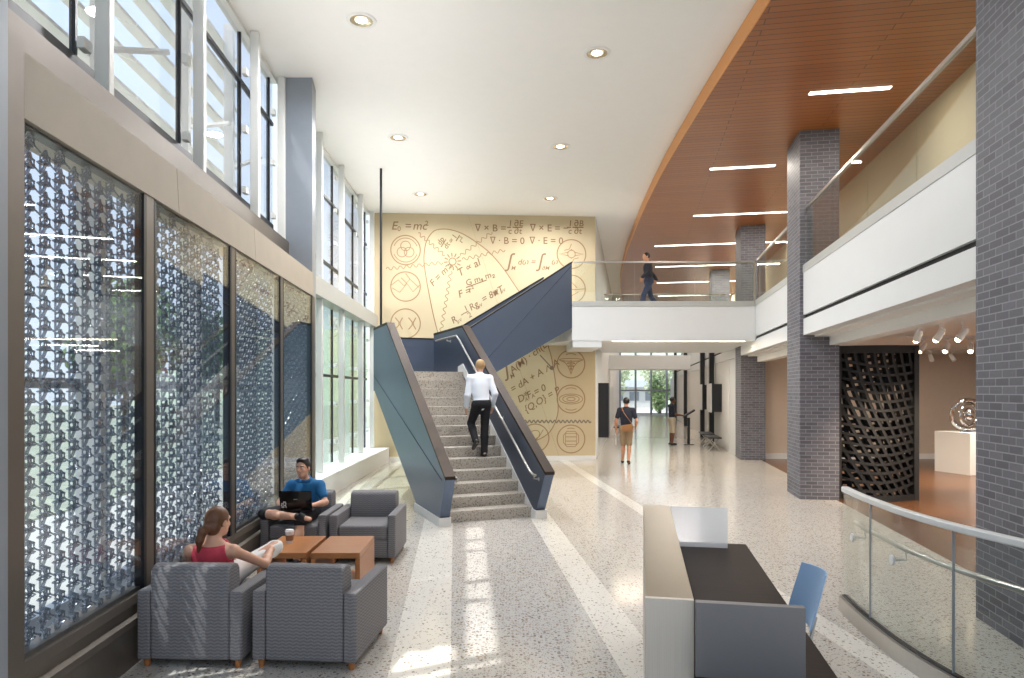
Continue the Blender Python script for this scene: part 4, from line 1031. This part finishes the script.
def unit(v): v = A3(v); return v/(np.linalg.norm(v)+1e-9)
def frame(up, fwd):
    z = unit(up); y = A3(fwd)-z*(A3(fwd)@z); y = unit(y); x = np.cross(y,z); return np.stack([x,y,z],1)   # columns: right, forward, up
def hand(w, d, pn, side, curl=.5, sc=1.0):
    """palm and five fingers: w wrist, d pointing direction, pn palm normal (palm faces +pn), side toward the thumb"""
    d = unit(d); pn = unit(A3(pn)-d*(A3(pn)@d)); s = unit(A3(side)-d*(A3(side)@d)-pn*(A3(side)@pn)); w = A3(w); out = []
    pc = w+d*.048*sc; R = np.stack([s,pn,d],1)
    out.append((ell(pc,(.040*sc,.016*sc,.052*sc),R),.012))
    out.append((cone(w-d*.02, w+d*.03, .023*sc,.022*sc),.02))
    for i,(off,L) in enumerate([(.029,.072),(.010,.080),(-.010,.075),(-.028,.060)]):
        b = w+d*.088*sc+s*off*sc; c = curl*(1+.12*i)
        d1 = unit(d*cos(c*.7)+pn*sin(c*.7)); d2 = unit(d*cos(c*1.7)+pn*sin(c*1.7)); k = b+d1*L*.5*sc; e = k+d2*L*.5*sc
        out += [(cone(b-d*.012,k,.0098*sc,.0088*sc),.004),(cone(k,e,.0088*sc,.0075*sc),.004)]
    tb = w+d*.025*sc+s*.028*sc; t1 = tb+unit(s*.75+d*.7+pn*.25)*.038*sc; t2 = t1+unit(s*.15+d*.9+pn*.5)*.032*sc
    return out+[(cone(tb,t1,.013*sc,.0105*sc),.008),(cone(t1,t2,.0105*sc,.0085*sc),.004)]
def head_prims(c, R, sc=1.0):
    q = lambda x,y,z: A3(c)+R@(A3((x,y,z))*sc)
    p = [(ell(q(0,-.012,.018),A3((.076,.096,.098))*sc,R),.02),(ell(q(0,.022,-.050),A3((.056,.066,.068))*sc,R),.03),(ell(q(0,.055,-.092),A3((.028,.026,.022))*sc,R),.025),
         (ell(q(0,.072,.030),A3((.050,.020,.016))*sc,R),.015)]
    p += [(ell(q(sx*.036,.060,-.022),A3((.022,.022,.020))*sc,R),.015) for sx in (-1,1)]
    p += [(ell(q(sx*.031,.094,.008),A3((.014,.012,.010))*sc,R),.010,'sub') for sx in (-1,1)]
    p += [(cone(q(0,.086,.010),q(0,.108,-.026),.009*sc,.012*sc),.008),(ell(q(.012,.096,-.030),A3((.008,.009,.007))*sc,R),.006),(ell(q(-.012,.096,-.030),A3((.008,.009,.007))*sc,R),.006)]
    p += [(ell(q(0,.084,-.055),A3((.024,.010,.006))*sc,R),.006),(ell(q(0,.082,-.066),A3((.020,.010,.006))*sc,R),.006)]
    p += [(ell(q(sx*.079,-.008,-.004),A3((.009,.020,.032))*sc,R),.008) for sx in (-1,1)]
    return p
def face_bits(t, c, R, sc, skin_lip, browm, smile=False):
    q = lambda x,y,z: A3(c)+R@(A3((x,y,z))*sc)
    for sx in (-1,1):
        e = MB().ball(Vector(q(sx*.031,.0785,.007)),.0100*sc,12,8); obj('eye', e, M['eye_white'], t, smooth=80)
        i = MB().ball(Vector(q(sx*.031,.0842,.007)),.0056*sc,10,6); obj('iris', i, M['eye_dark'], t, smooth=80)
        b = MB().tube([Vector(q(sx*.012,.092,.026)),Vector(q(sx*.032,.091,.032)),Vector(q(sx*.050,.078,.027))],[.004*sc,.0045*sc,.003*sc],6); obj('eyebrow', b, browm, t, smooth=80)
    mo = [Vector(q(x,.0905-.35*x*x*20*.05,-.0605+(6*x*x if smile else 0))) for x in (-.024,-.012,0,.012,.024)]
    obj('lips', MB().tube(mo,[.002*sc,.0045*sc,.005*sc,.0045*sc,.002*sc],6), skin_lip, t, smooth=80)
M['eye_white'] = plain('eye_white', lin(226,220,214), .3); M['eye_dark'] = plain('eye_dark', lin(40,28,22), .25)
M['skin_light'] = plain('light_skin', lin(214,164,136), .5, var=.03, scale=20, Subsurface_Weight=.08)
M['skin_tan'] = plain('tan_skin', lin(196,142,112), .5, var=.03, scale=20, Subsurface_Weight=.08)
M['skin_dark'] = plain('dark_skin', lin(104,70,52), .5, var=.03, scale=20)
M['lip'] = plain('lip_tone', lin(176,104,92), .45); M['hair_black'] = plain('dark_hair', lin(34,28,26), .45, var=.2, scale=60)
M['hair_brown'] = plain('brown_hair', lin(104,66,40), .45, var=.25, scale=60); M['hair_blond'] = plain('blond_hair', lin(186,152,104), .5, var=.2, scale=60)
M['polo_blue'] = plain('blue_polo_cloth', lin(30,104,156), .85, var=.06, scale=30); M['shirt_white'] = plain('white_shirt_cloth', lin(232,238,246), .8, var=.02, scale=20)
M['cloth_black'] = plain('black_trouser_cloth', lin(26,26,30), .85, var=.1, scale=30); M['cloth_navy'] = plain('dark_navy_shirt_cloth', lin(32,36,50), .85, var=.1, scale=30)
M['cloth_khaki'] = plain('khaki_shorts_cloth', lin(150,128,100), .85, var=.06, scale=30); M['cloth_sand'] = plain('sand_shorts_cloth', lin(178,166,146), .85, var=.06, scale=30)
M['cloth_red'] = plain('red_tank_top_cloth', lin(196,64,80), .85, var=.05, scale=30); M['cloth_cream'] = plain('white_trouser_cloth', lin(236,234,228), .85, var=.03, scale=20)
M['shoe'] = plain('dark_shoe', lin(36,34,36), .5, var=.1); M['shoe_grey'] = plain('grey_shoe', lin(120,120,124), .5)
M['bag_tan'] = plain('tan_leather', lin(156,108,62), .55, var=.08); M['denim'] = plain('dark_denim', lin(46,56,82), .85, var=.1, scale=30)
LEGS = ('hipR','knR','anR','hipL','knL','anL')
def person(label, loc, rot, J, look, skin, res=.0085):
    """J: joints in the person's own frame (x right, y forward, z up); look: what is worn"""
    t = thing('person', label, 'person', loc, rot)
    g = {k: A3(v) for k, v in J.items() if not isinstance(v, (int, float)) and not k.startswith('hand')}; s = J.get('scale',1.0)*1.0
    R = frame(g['neck']-g['pelvis'], J['fwd']); Rc = frame(g['neck']-g['chest'], J['fwd']); HR = frame(J.get('head_up',(0,0,1)), J['face'])
    mid = (g['shR']+g['shL'])/2; bel = (g['pelvis']+g['chest'])/2
    def torso(o=0.0, k=.05):
        return [(ell(g['chest'],(.158*s+o,.108*s+o,.175*s+o),Rc),k),(ell(bel,(.140*s+o,.100*s+o,.14*s+o),R),k),(ell(g['pelvis'],(.160*s+o,.112*s+o,.115*s+o),R),k),
                (cone(g['shR'],g['shL'],.058*s+o,.058*s+o),.05),(cone(g['shR']*.75+mid*.25,g['neck'],.042*s+o,.048*s+o),.03),(cone(g['shL']*.75+mid*.25,g['neck'],.042*s+o,.048*s+o),.03)]
    def arm(S, o=0.0, f=1.0, ru=.047, re=.037, rw=.026):
        sh, el, wr = g['sh'+S], g['el'+S], g['wr'+S]
        if f <= 1: e = sh+(el-sh)*f; return [(cone(sh,e,ru*s+o,(ru+(re-ru)*f)*s+o),.025)]
        return [(cone(sh,el,ru*s+o,re*s+o),.025),(cone(el,el+(wr-el)*.3,re*s+o,(re+.004)*s+o),.015),(cone(el+(wr-el)*.3,wr,(re+.004)*s+o,rw*s+o),.015)]
    def leg(S, o=0.0, f=2.0, rh=.082, rk=.054, ra=.036):
        h, kn, an = g['hip'+S], g['kn'+S], g['an'+S]
        if f <= 1: return [(cone(h,h+(kn-h)*f,rh*s+o,(rh+(rk-rh)*f)*s+o),.04)]
        out = [(cone(h,kn,rh*s+o,rk*s+o),.04)]; c = kn+(an-kn)*.33
        out += [(cone(kn,c,rk*s+o,(rk+.003)*s+o),.02)]
        e = kn+(an-kn)*(f-1 if f < 2 else 1); return out+[(cone(c,e,(rk+.003)*s+o,((ra if f >= 2 else (rk+ra)/2))*s+o),.02)]
    foot = {}
    body = torso()+[(cone(g['neck']-(g['neck']-g['chest'])*.1,g['head']-HR@A3((0,.015,.06))*s,.055*s,.050*s),.025)]
    body += head_prims(g['head'], HR, J.get('hs',s))
    for S, sg in (('R',1),('L',-1)):
        body += arm(S,0,2)+leg(S)
        h = J['hand'+S]; body += hand(g['wr'+S], h[0], h[1], h[2], h[3], s)
        td = unit(J['toe'+S]); up = unit(g['kn'+S]-g['an'+S]); a = g['an'+S]; heel = a-up*.045-td*.035
        foot[S] = (heel, a-up*.055+td*.13*s, td, up); body += [(cone(a,heel,.036*s,.034*s),.02),(cone(heel,foot[S][1],.034*s,.026*s),.02)]
    sobj2('body', body, res, M[skin], t)
    # clothing as children
    o = .013
    if look.get('top'):
        f = look.get('sleeve',.62); top = torso(o)
        if look.get('hem'): pass
        if f > 0: top += arm('R',o+.006,f)+arm('L',o+.006,f)
        cuts = [(g['neck']+Rc@A3((0,0,look.get('neckline',.022)))*s,Rc@A3((0,look.get('neck_tilt',.35),1)))]
        if f == 0: cuts += [(g['sh'+S]+A3((sg*-.035,0,0)), Rc@A3((sg,0,.25))) for S, sg in (('R',1),('L',-1))]
        cuts += [(g['pelvis']-R@A3((0,0,look.get('hem',.07))),-R@A3((0,0,1)))]
        sobj2('shirt', top, res, M[look['top']], t, cuts)
        if look.get('collar'):
            c = g['neck']+Rc@A3((0,.012,.012)); ring = [Vector(c+Rc@A3((.066*cos(a),.064*sin(a),-.020*sin(a)))*s) for a in [2*pi*k/20 for k in range(20)] if abs(((a-pi/2+pi)%(2*pi))-pi) > .35]
            obj('collar', MB().tube(ring,.014,6,flat=1.5), M[look['top']], t, smooth=80)
    f = look.get('leg',2.0); oo = .014 if f >= 2 else .020
    pants = [(ell(g['pelvis'],(.166*s+o,.116*s+o,.112*s+o),R),.05)]
    for S in 'RL': pants += leg(S,oo,f,ra=.046)
    if f > 1 and f < 2: pass
    sobj2('trousers' if f >= 2 else 'shorts', pants, res, M[look['bottom']], t, [(g['pelvis']+R@A3((0,0,.085))*s, R@A3((0,0,1)))])
    for S in 'RL':
        heel, toe, td, up = foot[S]
        sh = [(cone(heel-up*.004,toe+td*.015,.042*s,.034*s),.02),(ell((heel+toe)/2+up*.014,(.040*s,.075*s,.036*s),frame(up,td)),.02)]
        sobj2('shoe', sh, res, M[look.get('shoe','shoe')], t, [((heel+toe)/2-up*.030,-up)])
    # hair
    q = lambda x,y,z: g['head']+HR@(A3((x,y,z))*J.get('hs',s))
    hs = J.get('hs',s)
    hair = [(ell(q(0,-.020,.030),A3((.084,.100,.100))*hs,HR),.01)]
    hc = [(q(0,.052,.055),HR@A3((0,.9,-.45))),(q(0,-.02,look.get('nape',-.055)),HR@A3((0,.35,-1)))]
    if look.get('tuft'): hair += [(ell(q(0,.040,.095),A3((.060,.048,.034))*hs,HR),.02),(ell(q(0,-.02,.105),A3((.064,.07,.03))*hs,HR),.02)]
    sobj2('hair', hair, res*.8, M[look['hair']], t, hc)
    if look.get('ponytail'):
        pt = [(cone(q(0,-.100,-.010),q(.0,-.150,-.055),.022*hs,.032*hs),.02),(cone(q(0,-.150,-.055),q(-.012,-.165,-.125),.034*hs,.030*hs),.02),(cone(q(-.012,-.165,-.125),q(-.035,-.150,-.215),.029*hs,.010*hs),.02),(ell(q(0,-.06,-.02),A3((.075,.06,.085))*hs,HR),.03),(cone(q(-.03,-.150,-.20),q(-.02,-.145,-.27),.014*hs,.006*hs),.02)]
        sobj2('ponytail', pt, res*.8, M[look['hair']], t)
        obj('hair_tie', MB().tube([Vector(q(.024*cos(a),-.118+.010*sin(a),-.024+.024*sin(a))) for a in [2*pi*k/14 for k in range(14)]],.007,6,closed=True), M['black_matt'], t, smooth=80)
    if look.get('face'): face_bits(t, g['head'], HR, hs, M['lip'], M[look['hair']], look.get('smile'))
    if look.get('belt'):
        pass
    return t
def standing(H=1.75, **kw):
    k = H/1.75
    J = dict(pelvis=(0,0,.95),chest=(0,.0,1.28),neck=(0,-.01,1.47),head=(0,.02,1.635),shR=(.172,-.01,1.415),shL=(-.172,-.01,1.415),elR=(.235,-.03,1.12),elL=(-.235,-.03,1.12),wrR=(.24,.06,.88),wrL=(-.24,.06,.88),
        hipR=(.085,0,.90),hipL=(-.085,0,.90),knR=(.09,.02,.49),knL=(-.09,.02,.49),anR=(.09,-.02,.088),anL=(-.09,-.02,.088))
    J.update({a: b for a, b in kw.items() if a in J}); J = {a: tuple(c*k for c in b) for a, b in J.items()}
    J.update(fwd=(0,1,0),face=(0,1,0),scale=k,toeR=(.12,1,0),toeL=(-.12,1,0),handR=((0,.25,-1),(-1,0,0),(0,1,0),.5),handL=((0,.25,-1),(1,0,0),(0,1,0),.5))
    J.update({a: b for a, b in kw.items() if a not in ('pelvis','chest','neck','head') and a not in J or a in ('fwd','face','toeR','toeL','handR','handL','hs')}); return J
# --- man climbing the stairs (white shirt, seen from behind)
pz = RISE*5; pu = U0+RUN*4+.12; pp = ST(pu,3.93,pz)
person('person climbing the stairs in a white shirt and black trousers, seen from behind', pp, TH,
    standing(1.70, pelvis=(0,-.02,.95), chest=(-.01,.03,1.27), neck=(-.01,.05,1.46), head=(.01,.10,1.62), shR=(.165,.03,1.40), shL=(-.185,.05,1.40), elR=(.24,-.06,1.13), elL=(-.245,.03,1.10), wrR=(.235,.06,.90), wrL=(-.235,.13,.88),
        knR=(.075,.03,.50), anR=(.06,.0,.092), knL=(-.11,.24,.60), anL=(-.12,-.04,.30), toeL=(-.1,.7,-.65), toeR=(.1,1,0)),
    dict(top='shirt_white',sleeve=1.0,hem=.155,neckline=.03,bottom='cloth_black',leg=2.0,hair='hair_blond',collar=True,nape=-.05), 'skin_light', .0085)
# long sleeves of that shirt reach the wrists
st_p = [o for o in bpy.data.objects if o.name == 'person'][0]
J = standing(1.70); 
for S, el, wr, sh in (('R',(.24,-.06,1.13),(.235,.06,.90),(.165,.03,1.40)),('L',(-.245,.03,1.10),(-.235,.13,.88),(-.185,.05,1.40))):
    k = 1.70/1.75; a, b, c = A3(sh)*k, A3(el)*k, A3(wr)*k
    sobj2('sleeve', [(cone(a,b,.064,.054),.02),(cone(b,b+(c-b)*.9,.054,.040),.02)], .0085, M['shirt_white'], st_p)
# --- man with a shoulder bag walking away down the corridor
wx, wy = 3.14, 18.75
person('person in dark polo and khaki shorts walking away down the corridor with a bag', (wx,wy,0), ANG_W,
    standing(1.82, elR=(.27,-.05,1.13), wrR=(.24,.14,.98), elL=(-.27,-.05,1.13), wrL=(-.27,.06,.89), knR=(.075,.05,.50), anR=(.06,-.08,.105), knL=(-.08,.10,.50), anL=(-.10,.16,.09), toeR=(.1,1,-.25)),
    dict(top='cloth_navy',sleeve=.62,hem=.09,bottom='cloth_khaki',leg=.93,hair='hair_black',collar=True,nape=-.06), 'skin_tan', .0085)
bag = thing('shoulder_bag', 'tan shoulder bag on the back of the walking person in khaki shorts', 'bag', (wx,wy,0), ANG_W)
obj('pouch', MB().slab([(-.13,.90),(-.14,1.06),(.15,1.10),(.15,.93)], lambda x,z,y: (x+.02,y,z-.0), -.235,-.155), M['bag_tan'], bag, bevel=.025, segs=3)
obj('flap', MB().slab([(-.135,.985),(-.14,1.07),(.15,1.11),(.15,1.01)], lambda x,z,y: (x+.02,y,z), -.247,-.236), M['bag_tan'], bag, bevel=.004)
obj('strap', MB().tube([(.16,-.165,1.10),(.07,-.165,1.22),(-.06,-.145,1.40),(-.125,-.07,1.535),(-.115,.04,1.53),(.0,.155,1.30),(.14,.15,1.08),(.2,.02,1.0),(.18,-.12,1.05)],.017,8,flat=.35), M['bag_tan'], bag, smooth=60)
ps = tag(obj('paper_sheet', MB().box(-.008,.0,-.10,.10,-.28,.02), M['cloth_cream']), 'pale folded sheet in the left hand of the walking person with the bag', 'paper'); ps.parent = None
c, s_ = cos(ANG_W), sin(ANG_W); lx, ly = -.27*1.04, .09; ps.location = (wx+c*lx-s_*ly, wy+s_*lx+c*ly, .80); ps.rotation_euler = (radians(12),0,ANG_W)
# --- man standing at the kiosk
person('person in a dark t-shirt and pale shorts standing sideways at the corridor kiosk', (*WP(1.48,25.3),0), -pi/2+.15,
    standing(1.78, elR=(.21,.06,1.12), wrR=(.16,.32,1.08), elL=(-.21,.05,1.12), wrL=(-.14,.33,1.10), handR=((0,1,0),(0,0,-1),(-1,0,0),.25), handL=((0,1,0),(0,0,-1),(1,0,0),.25), head=(0,.035,1.63)),
    dict(top='cloth_navy',sleeve=.7,hem=.10,bottom='cloth_sand',leg=1.0,hair='hair_black',nape=-.03), 'skin_dark', .0095)
# --- person hurrying across the bridge
person('dark clothed person walking along the upper floor behind the bridge glass', (3.93,19.6,ZU-.03), pi/2+.25,
    standing(1.76, chest=(0,.03,1.28), neck=(0,.05,1.46), head=(0,.09,1.62), shR=(.165,-.02,1.41), shL=(-.165,.06,1.41), elR=(.22,-.20,1.18), wrR=(.22,-.34,1.02), elL=(-.22,.12,1.14), wrL=(-.2,.30,1.0), knR=(.08,-.10,.50), anR=(.08,-.36,.18), toeR=(0,.7,-.6), knL=(-.08,.20,.52), anL=(-.08,.26,.09)),
    dict(top='cloth_navy',sleeve=2,hem=.09,bottom='denim',leg=2.0,hair='hair_black',nape=-.06), 'skin_tan', .010)
# --- seated man with laptop
MX, MYY = -2.545, 8.39
Jm = dict(pelvis=(0,-.02,.55),chest=(0,-.045,.735),neck=(0,-.02,.905),head=(.015,.045,1.055),shR=(.170,-.03,.835),shL=(-.170,-.03,.835),elR=(.285,.08,.645),elL=(-.275,.08,.645),wrR=(.17,.27,.635),wrL=(-.16,.27,.635),
    hipR=(.095,.02,.525),hipL=(-.095,.02,.525),knR=(.33,.46,.575),anR=(-.08,.60,.565),knL=(-.10,.52,.50),anL=(-.09,.60,.09),
    fwd=(0,1,.05),face=(.12,1,-.06),head_up=(.03,-.04,1),scale=.96,hs=1.0,toeR=(-1,.25,-.15),toeL=(0,1,0),handR=((-.55,.8,-.05),(0,0,-1),(-.8,-.4,0),.35),handL=((.55,.8,-.05),(0,0,-1),(.8,-.4,0),.35))
person('seated person in a blue polo and dark shorts with a laptop, legs crossed', (MX,MYY,0), pi, Jm,
    dict(top='polo_blue',sleeve=.6,hem=.05,neckline=.03,neck_tilt=.75,bottom='cloth_black',leg=1.0,hair='hair_black',tuft=True,face=True,smile=True,collar=True,nape=-.05), 'skin_light', .0075)
lp = thing('laptop', 'open black laptop on the lap of the seated person in the blue polo', 'laptop', (MX+.03,MYY-.31,.588), pi)
obj('base', MB().box(-.185,.185,-.13,.11,0,.022), M['black'], lp, bevel=.004)
obj('lid', MB().slab([(.105,.022),(.165,.255),(.177,.252),(.118,.018)], lambda y,z,x: (x,y,z), -.187,.187), M['gloss_black'], lp, bevel=.004)
lg = MB(); rnd = random.Random(4)
for k in range(11):
    a, b = .115+.022*(k%3)+.006*(k%2), .06+.020*(k//3)
    yy = .118+(b-.018)*(.177-.118)/(.252-.018)+.0035
    lg.add([(a+dx*.010,yy+dz*.0025,b+dz*.011) for dx, dz in ((-1,0),(0,-1),(1,0),(0,1))], [(0,1,2,3)])
obj('sticker', lg, M['cloth_cream'], lp, 'pale patterned sticker on the lid')
obj('emblem', MB().add([(x,.118+(z-.018)*.252+.004,z) for x, z in ((-.022,.148),(.022,.148),(.022,.158),(-.022,.158))], [(0,1,2,3)]), M['steel'], lp)
obj('screen', MB().add([(-.17,.1065,.035),(.17,.1065,.035),(.17,.1595,.245),(-.17,.1595,.245)], [(0,1,2,3)]), M['gloss_black'], lp)
# --- seated woman with ponytail, from behind
Jw = dict(pelvis=(0,-.02,.520),chest=(0,-.075,.690),neck=(0,-.085,.835),head=(.03,-.045,.970),shR=(.165,-.095,.750),shL=(-.165,-.095,.750),elR=(.345,.10,.600),elL=(-.265,.10,.60),wrR=(.30,.36,.66),wrL=(-.06,.30,.62),
    hipR=(.095,.02,.52),hipL=(-.095,.02,.52),knR=(.30,.46,.655),anR=(.10,.78,.50),knL=(-.08,.47,.53),anL=(-.06,.52,.09),
    fwd=(0,1,.1),face=(.45,1,-.15),head_up=(.05,0,1),scale=.90,hs=.98,toeR=(-.2,1,-.5),toeL=(0,1,0),handR=((-.7,.6,-.1),(0,0,-1),(-.6,-.7,0),.35),handL=((.8,.5,-.1),(0,0,-1),(.5,-.8,0),.35))
person('seated person in a red tank top with a brown ponytail, seen from behind', (-2.345,5.43,0), 0.0, Jw,
    dict(top='cloth_red',sleeve=0,hem=.08,neckline=-.012,neck_tilt=-.35,bottom='cloth_cream',leg=2.0,hair='hair_brown',ponytail=True,nape=-.075), 'skin_light', .0075)
